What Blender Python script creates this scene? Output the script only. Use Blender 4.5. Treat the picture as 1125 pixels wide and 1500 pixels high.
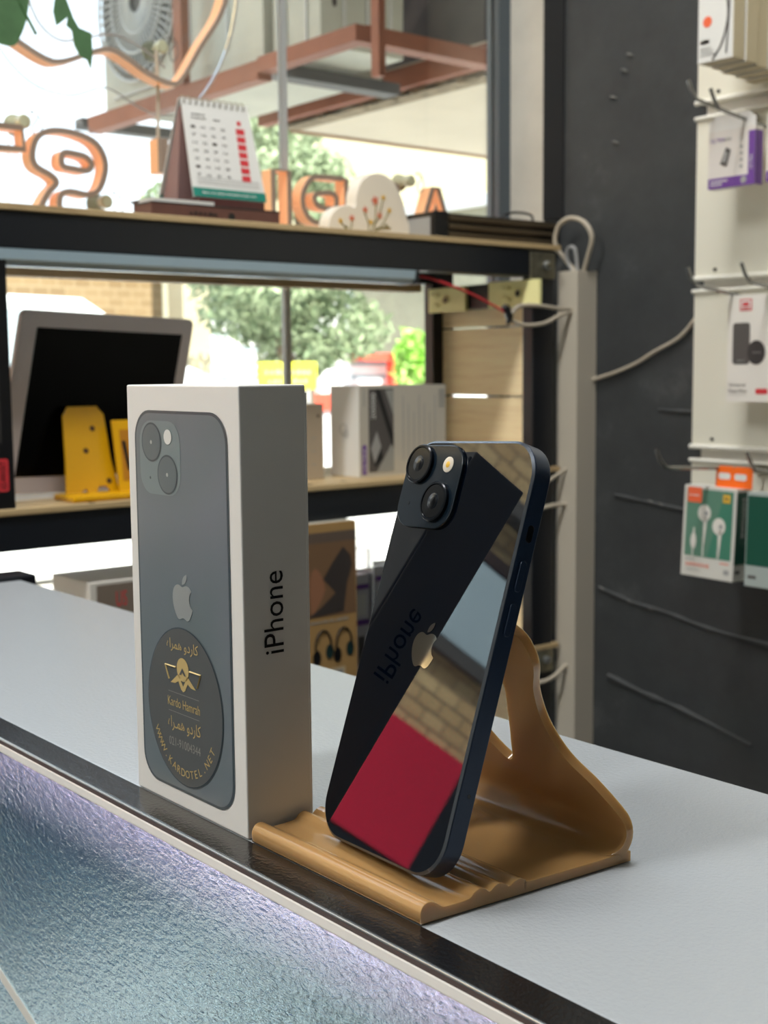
import bpy, bmesh, math, random
from mathutils import Matrix, Vector
S = bpy.context.scene
C = S.collection
for o in list(bpy.data.objects): bpy.data.objects.remove(o)
PI = math.pi
random.seed(7)

# ------------------------------------------------------------------ camera
YAW, PITCH, ROLL, FPX, CAMH = math.radians(39.31), math.radians(6.2995), math.radians(-.5287), 1890.9, .17116
f = Vector((-math.cos(YAW)*math.cos(PITCH), math.sin(YAW)*math.cos(PITCH), -math.sin(PITCH)))
r0 = Vector((math.sin(YAW), math.cos(YAW), 0)); u0 = r0.cross(f)
rr = r0*math.cos(ROLL)+u0*math.sin(ROLL); uu = -r0*math.sin(ROLL)+u0*math.cos(ROLL)
cam = bpy.data.cameras.new('camera'); co = bpy.data.objects.new('camera', cam); C.objects.link(co)
M = Matrix.Identity(4)
for i in range(3): M[i][0], M[i][1], M[i][2] = rr[i], uu[i], -f[i]
M[2][3] = CAMH
co.matrix_world = M
cam.sensor_fit = 'VERTICAL'; cam.sensor_height = 36; cam.sensor_width = 27; cam.lens = FPX/1500*36
cam.clip_start = .01; cam.clip_end = 200
cam.dof.use_dof = True; cam.dof.focus_distance = .46; cam.dof.aperture_fstop = 22
S.camera = co

# ------------------------------------------------------------------ light
w = bpy.data.worlds.new('world'); S.world = w; w.use_nodes = True
nt = w.node_tree; bg = nt.nodes['Background']
tc = nt.nodes.new('ShaderNodeTexCoord'); sx = nt.nodes.new('ShaderNodeSeparateXYZ'); cr = nt.nodes.new('ShaderNodeValToRGB')
nt.links.new(tc.outputs['Generated'], sx.inputs[0]); nt.links.new(sx.outputs['Z'], cr.inputs[0]); nt.links.new(cr.outputs[0], bg.inputs[0])
cr.color_ramp.elements[0].position = 0; cr.color_ramp.elements[0].color = (.93, .97, 1, 1)
cr.color_ramp.elements[1].position = .8; cr.color_ramp.elements[1].color = (.62, .78, 1, 1)
bg.inputs[1].default_value = 1.9
def sun(name, rot, e, ang, col):
    l = bpy.data.lights.new(name, 'SUN'); l.energy = e; l.angle = ang; l.color = col
    o = bpy.data.objects.new(name, l); C.objects.link(o); o.rotation_euler = rot
# the sun stands high behind the shop and lights the fronts across the street
sd = Vector((-.72, .10, -.69))
sun('sun', sd.to_track_quat('-Z', 'Y').to_euler(), 10.0, .02, (1, .95, .86))
def area(name, loc, size, e, col, direction=(0, 0, -1), portal=False):
    l = bpy.data.lights.new(name, 'AREA'); l.shape = 'RECTANGLE'; l.size, l.size_y = size; l.energy = e; l.color = col
    if portal: l.cycles.is_portal = True
    o = bpy.data.objects.new(name, l); C.objects.link(o); o.location = loc
    o.rotation_euler = Vector(direction).to_track_quat('-Z', 'Y').to_euler()
area('window_portal', (-1.66, -.70, .45), (2.7, 4.5), 1, (1, 1, 1), (1, 0, 0), True)
area('ceiling_lamp_light', (-.75, -1.2, 1.80), (.25, 1.2), 35, (1, .99, .97))
area('ceiling_lamp_light', (-.75, .55, 1.80), (.25, 1.0), 22, (1, .99, .97))
S.view_settings.view_transform = 'Standard'; S.view_settings.look = 'None'
S.view_settings.exposure = .25; S.view_settings.gamma = 1; S.view_settings.use_curve_mapping = False

# ------------------------------------------------------------------ materials
def lin(v): v /= 255; return v/12.92 if v <= .04045 else ((v+.055)/1.055)**2.4
def rgb(*c): return (lin(c[0]), lin(c[1]), lin(c[2]), 1)
class N:
    def __init__(s, m): s.t = m.node_tree; s.b = s.t.nodes['Principled BSDF']
    def n(s, k, **kw):
        x = s.t.nodes.new(k)
        for a, v in kw.items(): setattr(x, a, v)
        return x
    def l(s, a, b): s.t.links.new(a, b)
    def coord(s, scale=(1, 1, 1)):
        t = s.n('ShaderNodeTexCoord'); m = s.n('ShaderNodeMapping'); m.inputs['Scale'].default_value = scale
        s.l(t.outputs['Object'], m.inputs[0]); return m.outputs[0]
    def noise(s, scale, detail=3, rough=.5, vec=None):
        x = s.n('ShaderNodeTexNoise'); x.inputs['Scale'].default_value = scale; x.inputs['Detail'].default_value = detail; x.inputs['Roughness'].default_value = rough
        if vec is not None: s.l(vec, x.inputs['Vector'])
        return x.outputs[0]
    def ramp(s, src, stops):
        x = s.n('ShaderNodeValToRGB'); e = x.color_ramp.elements
        while len(e) < len(stops): e.new(.5)
        for i, (p, c) in enumerate(stops): e[i].position = p; e[i].color = c
        s.l(src, x.inputs[0]); return x.outputs[0]
    def bump(s, src, strength, dist=.001):
        x = s.n('ShaderNodeBump'); x.inputs['Strength'].default_value = strength; x.inputs['Distance'].default_value = dist
        s.l(src, x.inputs['Height']); s.l(x.outputs[0], s.b.inputs['Normal'])
def mat(name, col, rough=.5, metal=0, ior=1.5, var=0, vscale=20, **kw):
    m = bpy.data.materials.new(name); m.use_nodes = True; g = N(m); b = g.b
    b.inputs['Base Color'].default_value = col; b.inputs['Roughness'].default_value = rough
    b.inputs['Metallic'].default_value = metal; b.inputs['IOR'].default_value = ior
    for k, v in kw.items(): b.inputs[k.replace('_', ' ')].default_value = v
    if var:
        c2 = tuple(max(0, x*(1-var)) for x in col[:3])+(1,)
        g.l(g.ramp(g.noise(vscale, 4, .6, g.coord()), [(.35, c2), (.65, col)]), b.inputs['Base Color'])
    return m
def wood(name, a, b_, scale=(3, 30, 30), rough=.55):
    m = mat(name, a, rough); g = N(m)
    g.l(g.ramp(g.noise(1.6, 6, .65, g.coord(scale)), [(.3, b_), (.5, a), (.7, tuple(min(1, x*1.12) for x in a[:3])+(1,))]), g.b.inputs['Base Color'])
    return m
def brick(name, a, b_, mortar, scale, rough=.9):
    m = mat(name, a, rough); g = N(m); x = g.n('ShaderNodeTexBrick')
    x.inputs['Color1'].default_value = a; x.inputs['Color2'].default_value = b_; x.inputs['Mortar'].default_value = mortar
    x.inputs['Scale'].default_value = scale; x.inputs['Mortar Size'].default_value = .02
    t = g.n('ShaderNodeTexCoord'); s = g.n('ShaderNodeSeparateXYZ'); c = g.n('ShaderNodeCombineXYZ')
    g.l(t.outputs['Object'], s.inputs[0]); g.l(s.outputs['Y'], c.inputs[0]); g.l(s.outputs['Z'], c.inputs[1]); g.l(c.outputs[0], x.inputs['Vector'])
    g.l(x.outputs[0], g.b.inputs['Base Color']); return m
def glass(name, tint=(1, 1, 1, 1), ior=1.45, rough=0.0):
    m = bpy.data.materials.new(name); m.use_nodes = True; t = m.node_tree; t.nodes.clear()
    o = t.nodes.new('ShaderNodeOutputMaterial'); mx = t.nodes.new('ShaderNodeMixShader'); tr = t.nodes.new('ShaderNodeBsdfTransparent')
    gl = t.nodes.new('ShaderNodeBsdfGlossy'); fr = t.nodes.new('ShaderNodeFresnel')
    tr.inputs[0].default_value = tint; gl.inputs['Roughness'].default_value = rough; fr.inputs[0].default_value = ior
    t.links.new(fr.outputs[0], mx.inputs[0]); t.links.new(tr.outputs[0], mx.inputs[1]); t.links.new(gl.outputs[0], mx.inputs[2]); t.links.new(mx.outputs[0], o.inputs[0])
    return m
def emit(name, col, e):
    m = mat(name, col); b = m.node_tree.nodes['Principled BSDF']; b.inputs['Emission Color'].default_value = col; b.inputs['Emission Strength'].default_value = e; return m

PINE = wood('pine', rgb(190, 166, 124), rgb(150, 122, 84), (30, 2.2, 30))
PINEX = wood('pine_slat', rgb(250, 230, 188), rgb(232, 206, 160), (4, 4, 60))
BLACKMETAL = mat('black_painted_steel', rgb(15, 20, 28), .38)
BLACK = mat('black_plastic', rgb(14, 15, 18), .35)
GALV = mat('galvanised_steel', rgb(150, 145, 125), .35, .8, var=.3, vscale=80)
CREAM = mat('cream_plastic', rgb(250, 244, 176), .45)
DARKWALL = mat('dark_plaster', rgb(50, 52, 54), .75)
g = N(DARKWALL)
v = g.coord((1, 1, 1))
g.l(g.ramp(g.noise(5, 6, .7, v), [(.3, rgb(42, 44, 46)), (.60, rgb(56, 59, 60)), (.76, rgb(84, 86, 86))]), g.b.inputs['Base Color'])
g.bump(g.noise(18, 5, .6, v), .5, .004)
RIDGE = mat('plaster_ridge', rgb(74, 76, 77), .8)
CRACK = mat('plaster_crack_edge', rgb(112, 112, 108), .8)
WHITEWALL = mat('white_plaster', rgb(214, 210, 198), .8, var=.12, vscale=9)
PANEL = mat('white_slat_panel', rgb(226, 223, 208), .4)
PANELLIP = mat('white_slat_lip', rgb(240, 238, 228), .3)
FLOORM = mat('floor_tile', rgb(120, 118, 112), .4, var=.2, vscale=3)
CEILM = mat('ceiling_paint', rgb(205, 203, 196), .8)
WINFRAME = mat('grey_window_frame', rgb(86, 96, 104), .35, .3)
ALU = mat('aluminium', rgb(190, 196, 200), .3, .9)
GLASSM = glass('window_glass', (.97, .99, .98, 1), 1.35)
ACRYL = glass('clear_acrylic', (.93, .95, .97, 1), 1.35, .05)
# counter: pale laminate with a fine grain
COUNTER = mat('counter_laminate', rgb(162, 168, 173), .26, ior=1.6); g = N(COUNTER)
g.bump(g.noise(560, 2, .6, g.coord()), .45, .0006)
STRIP = mat('black_edge_strip', rgb(12, 13, 15), .22, ior=1.7); g = N(STRIP); g.bump(g.noise(600, 2, .6, g.coord()), .4, .0005)
WHITEPL = mat('white_plastic_edge', rgb(246, 244, 242), .35)
# textured showcase glass
TEX = mat('hammered_glass', rgb(226, 238, 243), .13, .70, 1.6); g = N(TEX)
g.b.inputs['Transmission Weight'].default_value = 1.0
v = g.coord((120, 1, 230)); g.bump(g.noise(2.2, 3, .6, v), 1.0, .00045)
# product materials
BOXW = mat('box_white_card', rgb(228, 228, 226), .42)
INK = mat('black_print', rgb(10, 10, 12), .4)
PRINTPH = mat('printed_phone_grey', rgb(112, 124, 130), .22); g = N(PRINTPH)
g.l(g.ramp(g.noise(14, 2, .5, g.coord()), [(.3, rgb(108, 120, 124)), (.7, rgb(118, 124, 134))]), g.b.inputs['Base Color'])
PRINTRIM = mat('printed_phone_rim', rgb(74, 84, 90), .25)
PRINTCAM = mat('printed_camera_plate', rgb(128, 141, 144), .2)
PRINTLENS = mat('printed_lens', rgb(104, 114, 118), .2)
SILVER = mat('silver_foil', rgb(172, 180, 182), .3, .4)
STICK = mat('clear_grey_sticker', rgb(88, 92, 93), .3)
GOLD = mat('gold_print', rgb(214, 190, 130), .35, .25)
GREYP = mat('grey_print', rgb(156, 156, 150), .4)
PHONEG = mat('midnight_glass', rgb(2, 6, 16), .012, 0, 1.6)
PHONEA = mat('midnight_aluminium', rgb(22, 42, 66), .32, .2)
PHONEE = mat('phone_rim_edge', rgb(84, 90, 98), .25, .7)
CAMG = mat('camera_plate_glass', rgb(16, 28, 38), .2)
LENSB = mat('lens_black', rgb(4, 5, 8), .22)
LENSR = mat('lens_ring', rgb(16, 22, 30), .25, .4)
FLASH = mat('flash_cream', rgb(210, 200, 185), .3)
LOGOM = mat('mirror_logo', rgb(190, 182, 170), .06, 1)
STAND = mat('caramel_plastic', rgb(172, 134, 86), .14, 0, 1.6); g = N(STAND)
g.b.inputs['Subsurface Weight'].default_value = .4; g.b.inputs['Subsurface Radius'].default_value = (.016, .012, .008); g.b.inputs['Subsurface Scale'].default_value = .5
YEL = mat('yellow_plastic', rgb(214, 160, 4), .35)
SCREEN = mat('dark_screen', rgb(4, 5, 7), .25, ior=1.2)
TAB = mat('pinkish_white_plastic', rgb(222, 214, 218), .4)
MAROON = mat('maroon_card', rgb(98, 64, 56), .55, var=.15, vscale=40)
PAPER = mat('white_paper', rgb(222, 222, 218), .7)
RED = mat('red_print', rgb(206, 52, 60), .5)
TEAL = mat('teal_print', rgb(20, 128, 112), .5)
CERAM = mat('white_ceramic', rgb(236, 228, 212), .35)
ORANGE = emit('neon_orange', rgb(230, 170, 120), .28)
NEONB = mat('neon_back_grey', rgb(150, 132, 118), .5)
LEAFG = mat('leaf_green', rgb(84, 128, 82), .45, var=.3, vscale=30, Transmission_Weight=.12)
STEELBR = mat('brown_steel', rgb(142, 84, 58), .6, var=.2, vscale=8)
STEELDK = mat('dark_steel', rgb(84, 82, 80), .6)
ACW = mat('air_conditioner_white', rgb(182, 180, 164), .55, var=.14, vscale=5)
ACG = mat('air_conditioner_grille', rgb(186, 184, 176), .5)
ACD = mat('air_conditioner_dark', rgb(84, 82, 78), .7)
SLAB = mat('canopy_plaster', rgb(206, 194, 172), .85, var=.12, vscale=4)
SLABE = mat('broken_plaster', rgb(150, 134, 108), .9, var=.4, vscale=25)
DKBROWN = mat('dark_brown_wall', rgb(66, 52, 46), .8, var=.4, vscale=7)
TAN = mat('tan_card', rgb(190, 172, 140), .6)
KRAFT = mat('kraft_card', rgb(168, 134, 84), .6)
GREYC = mat('grey_print_dark', rgb(84, 80, 78), .5)
GREYL = mat('grey_print_light', rgb(160, 160, 158), .5)
PURP = mat('purple_print', rgb(110, 66, 150), .45)
OR = mat('orange_print', rgb(238, 104, 62), .45)
GRN = mat('green_print', rgb(96, 138, 118), .35)
DGRN = mat('dark_green_print', rgb(24, 82, 66), .35)
YELP = mat('yellow_print', rgb(226, 180, 60), .5)
HOOKM = mat('chrome_wire', rgb(150, 150, 148), .25, .9)
CABLE = mat('beige_cable', rgb(186, 176, 158), .5)
DUCTM = mat('beige_duct', rgb(196, 188, 172), .5)
DUCTL = mat('duct_side_shaded', rgb(176, 174, 168), .5)  # darker tone paints the shading down the duct's left side

# ------------------------------------------------------------------ geometry helpers
_txt = {}
def text_geo(s):
    if s not in _txt:
        cu = bpy.data.curves.new('t', 'FONT'); cu.body = s; cu.resolution_u = 3
        o = bpy.data.objects.new('t', cu); C.objects.link(o)
        dg = bpy.context.evaluated_depsgraph_get(); dg.update()
        m = bpy.data.meshes.new_from_object(o.evaluated_get(dg))
        vs = [(q.co.x, q.co.y) for q in m.vertices]; fs = [tuple(p.vertices) for p in m.polygons]
        bpy.data.objects.remove(o); bpy.data.curves.remove(cu); bpy.data.meshes.remove(m)
        _txt[s] = (vs, fs)
    return _txt[s]
def frame(o, x, y):
    x = Vector(x).normalized(); y = Vector(y); y = (y-x*x.dot(y)).normalized(); z = x.cross(y)
    m = Matrix.Identity(4)
    for i in range(3): m[i][0], m[i][1], m[i][2], m[i][3] = x[i], y[i], z[i], o[i]
    return m
I4 = Matrix.Identity(4)
class MB:
    def __init__(s, F=I4): s.F = F; s.v = []; s.f = []; s.m = []; s.sm = []; s.mats = []
    def mi(s, m):
        if m not in s.mats: s.mats.append(m)
        return s.mats.index(m)
    def add(s, vs, fs, m, F=None, smooth=False):
        T = s.F @ F if F is not None else s.F; b = len(s.v); k = s.mi(m)
        s.v += [tuple(T @ Vector((p[0], p[1], p[2] if len(p) > 2 else 0))) for p in vs]
        for q in fs: s.f.append(tuple(i+b for i in q)); s.m.append(k); s.sm.append(smooth)
        return s
    def box(s, lo, hi, m, F=None):
        (a, b, c), (d, e, g_) = lo, hi
        vs = [(a, b, c), (d, b, c), (d, e, c), (a, e, c), (a, b, g_), (d, b, g_), (d, e, g_), (a, e, g_)]
        return s.add(vs, [(0, 3, 2, 1), (4, 5, 6, 7), (0, 1, 5, 4), (1, 2, 6, 5), (2, 3, 7, 6), (3, 0, 4, 7)], m, F)
    def prism(s, pts, z0, z1, m, F=None, side=None, smooth=False):
        n = len(pts); k = side or m
        s.add([(p[0], p[1], z0) for p in pts], [tuple(reversed(range(n)))], m, F)
        s.add([(p[0], p[1], z1) for p in pts], [tuple(range(n))], m, F)
        s.add([(p[0], p[1], z0) for p in pts]+[(p[0], p[1], z1) for p in pts], [(i, (i+1) % n, n+(i+1) % n, n+i) for i in range(n)], k, F, smooth)
        return s
    def flat(s, pts, m, F=None, z=.0003): return s.add([(p[0], p[1], z) for p in pts], [tuple(range(len(pts)))], m, F)
    def rect(s, x0, y0, x1, y1, m, F=None, z=.0003): return s.flat([(x0, y0), (x1, y0), (x1, y1), (x0, y1)], m, F, z)
    def text(s, t, x, y, h, m, F=None, z=.0005, width=None, align='c'):
        vs, fs = text_geo(t)
        if not vs: return s
        x0 = min(p[0] for p in vs); x1 = max(p[0] for p in vs); y0 = min(p[1] for p in vs); y1 = max(p[1] for p in vs)
        k = h/(y1-y0); kx = width/(x1-x0) if width else k
        ox = {'c': (x0+x1)/2, 'l': x0}[align]
        return s.add([(x+(p[0]-ox)*kx, y+(p[1]-(y0+y1)/2)*k, z) for p in vs], fs, m, F)
    def marks(s, x, y, w_, h, n, m, F=None, z=.0006):   # a line of print too small to read
        rd = random.Random(int(x*1e5)+n); k = w_/n
        for i in range(n): s.rect(x-w_/2+i*k, y-h/2, x-w_/2+i*k+k*rd.uniform(.45, .85), y+h/2*rd.uniform(.3, 1), m, F, z)
        return s
    def tube(s, path, r, m, n=8, closed=False, F=None, prof=None, up=None, smooth=True, caps=True):
        P = [Vector(p if len(p) > 2 else (p[0], p[1], 0)) for p in path]; K = len(P); vs = []; prev = None
        for i in range(K):
            a = P[(i-1) % K] if closed or i > 0 else P[i]; b = P[(i+1) % K] if closed or i < K-1 else P[i]
            t = (b-a).normalized()
            if up is not None: x = t.cross(Vector(up)).normalized()
            else:
                if prev is None: prev = Vector((0, 0, 1)) if abs(t.z) < .9 else Vector((1, 0, 0))
                x = (prev-t*prev.dot(t))
                x = x.normalized() if x.length > 1e-6 else t.orthogonal().normalized(); prev = x
            y = t.cross(x); ri = r[i] if isinstance(r, (list, tuple)) else r
            pr = prof or [(math.cos(2*PI*j/n)*ri, math.sin(2*PI*j/n)*ri) for j in range(n)]
            vs += [tuple(P[i]+x*q[0]+y*q[1]) for q in pr]
        n = len(prof) if prof else n; fs = []
        for i in range(K if closed else K-1):
            for j in range(n): fs.append((i*n+j, i*n+(j+1) % n, ((i+1) % K)*n+(j+1) % n, ((i+1) % K)*n+j))
        if not closed and caps: fs += [tuple(reversed(range(n))), tuple((K-1)*n+j for j in range(n))]
        return s.add(vs, fs, m, F, smooth)
    def lathe(s, prof, m, F=None, n=24):
        vs = []; fs = []
        for (r, z) in prof: vs += [(r*math.cos(2*PI*j/n), r*math.sin(2*PI*j/n), z) for j in range(n)]
        for i in range(len(prof)-1):
            for j in range(n): fs.append((i*n+j, i*n+(j+1) % n, (i+1)*n+(j+1) % n, (i+1)*n+j))
        fs += [tuple(reversed(range(n))), tuple((len(prof)-1)*n+j for j in range(n))]
        return s.add(vs, fs, m, F, True)
    def build(s, name, parent=None, bevel=0, seg=2, **tags):
        me = bpy.data.meshes.new(name); me.from_pydata(s.v, [], s.f); me.validate()
        for m in s.mats: me.materials.append(m)
        if len(me.polygons) == len(s.f):
            me.polygons.foreach_set('material_index', s.m); me.polygons.foreach_set('use_smooth', s.sm)
        me.update()
        bm = bmesh.new(); bm.from_mesh(me); bmesh.ops.remove_doubles(bm, verts=bm.verts, dist=1e-6)
        for e_ in bm.edges:
            if len(e_.link_faces) == 2 and e_.calc_face_angle(0) > .7: e_.smooth = False
        bm.to_mesh(me); bm.free()
        o = bpy.data.objects.new(name, me); C.objects.link(o)
        if parent: o.parent = parent; o.matrix_parent_inverse = Matrix.Translation(-parent.location)
        if bevel:
            b = o.modifiers.new('bevel', 'BEVEL'); b.width = bevel; b.segments = seg; b.limit_method = 'ANGLE'; b.angle_limit = 1.0
        for k, v_ in tags.items(): o[k] = v_
        return o
def thing(name, loc, label, cat, group=None):
    o = bpy.data.objects.new(name, None); C.objects.link(o); o.location = loc; o.empty_display_size = .02
    o['label'] = label; o['category'] = cat
    if group: o['group'] = group
    return o
def circ(cx, cy, rx, ry=None, n=32): ry = ry or rx; return [(cx+rx*math.cos(2*PI*i/n), cy+ry*math.sin(2*PI*i/n)) for i in range(n)]
def rrect(x0, y0, x1, y1, r, n=6):
    out = []
    for (cx, cy, a) in ((x1-r, y0+r, -90), (x1-r, y1-r, 0), (x0+r, y1-r, 90), (x0+r, y0+r, 180)):
        out += [(cx+r*math.cos(math.radians(a+90*i/n)), cy+r*math.sin(math.radians(a+90*i/n))) for i in range(n+1)]
    return out
def smooth(pts, n=6, closed=False):
    P = [Vector(p) for p in pts]; K = len(P); out = []
    for i in range(K if closed else K-1):
        g_ = lambda j: P[j % K] if closed else P[max(0, min(K-1, j))]
        a, b, c, d = g_(i-1), g_(i), g_(i+1), g_(i+2)
        for k in range(n):
            t = k/n; out.append(.5*((2*b)+(c-a)*t+(2*a-5*b+4*c-d)*t*t+(3*b-a-3*c+d)*t**3))
    if not closed: out.append(P[-1])
    return [tuple(p) for p in out]
def bez(start, segs):
    p = start; out = [p]
    for (a, b, c, d, e, g_) in segs:
        q = (p[0]+e, p[1]+g_); A = (p[0]+a, p[1]+b); B = (p[0]+c, p[1]+d)
        for i in range(1, 7):
            t = i/6; w_ = (1-t)**3, 3*t*(1-t)**2, 3*t*t*(1-t), t**3
            out.append(tuple(w_[0]*p[k]+w_[1]*A[k]+w_[2]*B[k]+w_[3]*q[k] for k in (0, 1)))
        p = q
    return out[:-1] if abs(out[-1][0]-start[0])+abs(out[-1][1]-start[1]) < .3 else out
BODY = bez((12.152, 6.896), [(-.948, 0, -2.415, -1.078, -3.96, -1.04), (-2.04, .027, -3.91, 1.183, -4.961, 3.014), (-2.117, 3.675, -.546, 9.103, 1.519, 12.09),
    (1.013, 1.454, 2.208, 3.09, 3.792, 3.039), (1.52, -.065, 2.09, -.987, 3.935, -.987), (1.831, 0, 2.35, .987, 3.96, .948), (1.637, -.026, 2.676, -1.48, 3.676, -2.948),
    (1.156, -1.688, 1.636, -3.325, 1.662, -3.415), (-.039, -.013, -3.182, -1.221, -3.22, -4.857), (-.026, -3.04, 2.48, -4.494, 2.597, -4.559),
    (-1.429, -2.09, -3.623, -2.324, -4.39, -2.376), (-2, -.156, -3.675, 1.09, -4.61, 1.09)])
LEAFP = bez((15.53, 3.83), [(.843, -1.012, 1.4, -2.427, 1.245, -3.83), (-1.207, .052, -2.662, .805, -3.532, 1.818), (-.78, .896, -1.454, 2.338, -1.273, 3.714), (1.338, .104, 2.715, -.688, 3.559, -1.701)])
def logo(mb, cx, cy, h, m, F=None, z=.0004):
    for P in (BODY, LEAFP):
        mb.flat([(cx+(p[0]-12)*h/24, cy-(p[1]-12)*h/24) for p in P][::-1], m, F, z)
def struct(mb, name, **kw):
    o = mb.build(name, **kw); o['kind'] = 'structure'; return o

# ------------------------------------------------------------------ the room
struct(MB().box((-1.62, -2.6, -1.1), (2.6, 1.62, -1.0), FLOORM), 'floor')
struct(MB().box((-1.75, -2.7, 1.9), (2.7, 1.75, 2.0), CEILM), 'ceiling')
wr = MB().box((-1.43, 1.5, -1.0), (2.6, 1.62, 1.9), DARKWALL)
def ridge(pts, r):   # chips and raised cracks of the rough plaster
    wr.tube(smooth([(p[0], 1.4985, p[1]) for p in pts], 3), [1.6*r*random.uniform(.5, 1.5) for _ in range(3*(len(pts)-1)+1)], RIDGE, 5)
ridge([(-1.31, -.165), (-1.24, -.180), (-1.18, -.186), (-1.11, -.198), (-1.03, -.205), (-.9, -.215)], .0022)
ridge([(-1.29, -.30), (-1.22, -.314), (-1.15, -.325), (-1.03, -.352)], .0022)
ridge([(-1.28, -.02), (-1.2, -.028), (-1.13, -.034)], .0016)
ridge([(-1.2, .11), (-1.16, .108), (-1.12, .108)], .0016)
for (a, b) in ((-1.302, -.166), (-1.25, -.178), (-1.21, -.184), (-1.28, -.301), (-1.27, -.303), (-1.21, -.025), (-1.19, -.028), (-1.26, .62), (-1.27, .60), (-1.29, .565), (-1.285, .5), (-1.33, -.01)):
    wr.tube([(a-.006, 1.4975, b+.002), (a, 1.497, b), (a+.007, 1.4975, b-.003)], [.0006, .0018, .0006], CRACK, 5)
struct(wr, 'wall_right')
struct(MB().box((-1.62, 1.60, -1.0), (-1.43, 1.75, 1.9), WHITEWALL), 'trim_1')
struct(MB().box((-1.64, 1.606, -1.0), (-1.62, 2.4, 1.9), WHITEWALL), 'wall_front')
struct(MB().box((-1.62, -2.7, -1.0), (2.6, -2.6, 1.9), WHITEWALL), 'wall_left')
struct(MB().box((-1.75, -9, 2.0), (-1.60, 9, 2.6), WHITEWALL), 'wall_sun_block')  # unseen wall added to keep the sun off the air conditioners
struct(MB().box((-1.43, 1.497, .40), (-1.388, 1.4999, 1.9), mat('painted_corner_shade', rgb(18, 20, 22), .95)), 'corner_shade_strip')  # dark strip paints the shade where the dark wall meets the corner
struct(MB().box((2.6, -2.7, -1.0), (2.7, 1.62, 1.9), mat('dark_back_wall', rgb(70, 70, 70), .8)), 'wall_back')
struct(MB().box((-1.70, -2.6, -1.0), (-1.58, 1.60, -.92), WHITEWALL), 'trim_2')
wf = MB().box((-1.635, 1.573, -.92), (-1.605, 1.606, 1.9), WINFRAME)
wf.box((-1.634, -2.6, 1.84), (-1.606, 1.573, 1.9), WINFRAME).box((-1.634, -2.6, -.92), (-1.606, 1.573, -.88), WINFRAME).box((-1.634, -1.3, -.88), (-1.606, -1.26, 1.84), WINFRAME)
win = struct(wf, 'window_1')
MB().box((-1.623, 1.142, -.88), (-1.617, 1.573, 1.84), GLASSM).build('window_pane', win)
MB().box((-1.623, -1.26, -.88), (-1.617, 1.136, 1.84), GLASSM).build('window_pane', win)
MB().box((-1.623, -2.6, -.88), (-1.617, -1.3, 1.84), GLASSM).build('window_pane', win)
MB().box((-1.6255, 1.1345, -.88), (-1.6145, 1.1435, 1.84), mat('grey_silicone', rgb(176, 180, 180), .6)).build('joint_bar', win)

# ------------------------------------------------------------------ counter
ctr = thing('shop_counter', (-.2, .33, -1.0), 'grey laminate shop counter with black edge strip and textured glass front', 'counter')
MB().box((-1.012, .2503, -.0064), (1.3, .438, 0), COUNTER).build('worktop', ctr, .0008)
MB().box((-1.03, .2358, -.0062), (1.3, .2502, .0002), STRIP).build('edge_strip', ctr, .0003)
MB().box((-1.045, .2355, -.03), (-1.012, .452, .0035), BLACKMETAL).build('end_cap', ctr, .002)
tr = MB(); tr.tube([(-1.04, .2355, -.0004), (1.3, .2355, -.0004)], .0006, ALU, 8); tr.box((-1.04, .2351, -.0026), (1.3, .2357, -.0009), mat('brown_edge_line', rgb(92, 78, 76), .4)); tr.build('metal_edge', ctr)
MB().box((-1.04, .2349, -.0068), (1.3, .2375, -.0026), WHITEPL).build('white_edge', ctr, .0006)
MB().box((-1.04, .2365, -.75), (1.3, .2395, -.0069), TEX).build('glass_front', ctr)
BLUEB = mat('showcase_back_blue', rgb(26, 58, 92), .6)
MB().box((-1.04, .426, -1.0), (1.3, .438, -.0066), BLUEB).build('back_panel', ctr)
SHW = mat('showcase_shelf_white', rgb(226, 232, 226), .4)
MB().box((-1.03, .2410, -.214), (1.3, .426, -.202), BLUEB).build('inner_shelf', ctr)
LED = emit('pink_led', (1, .66, .86, 1), 34)
MB().box((-1.0, .2410, -.0085), (1.2, .2500, -.0065), LED).build('glow_strip', ctr)
MB().box((-1.03, .2520, -.038), (1.3, .2535, -.0065), SHW).build('glow_reflector', ctr)  # unseen reflector added to spread the pink glow behind the glass
MB().box((-1.0, .31, -.0260), (1.2, .42, -.0225), emit('added_white_glow', (.86, 1, .97, 1), 9)).build('glow_strip', ctr)  # unseen glowing strip added to brighten the showcase inside
mt_ = MB(); mt_.prism([(-.925, .256), (-.15, .256), (-.15, .4215), (-.785, .4215), (-.852, .344)], -.2018, -.2002, SHW); mt_.prism([(-.785, -.2000), (-.15, -.2000), (-.15, -.150), (-.44, -.158), (-.60, -.172)], -.4235, -.4215, SHW, Matrix(((1,0,0,0),(0,0,-1,0),(0,1,0,0),(0,0,0,1)))); mt_ = mt_.build('brightening_mat'); mt_['label'] = 'pale mat added inside the shop counter to brighten the textured glass'; mt_['category'] = 'mat'  # mat and rear card added to make the lower glass look brighter
MB().box((-1.04, .2395, -1.0), (-1.03, .426, -.022), SHW).build('side_panel', ctr)
MB().box((-1.03, .2396, -1.0), (1.3, .426, -.75), SHW).build('plinth', ctr)
tp = MB(frame((-.5895, .2364, -.1252), (1, 0, -.31), (0, 0, 1))); tp.prism([(-.02, 0), (.07, 0), (.07, .0055), (-.02, .0055)], 0, .0003, PAPER)
tp.build('adhesive_tape', label='narrow white strip of tape stuck aslant on the textured glass counter front', category='tape')

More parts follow.
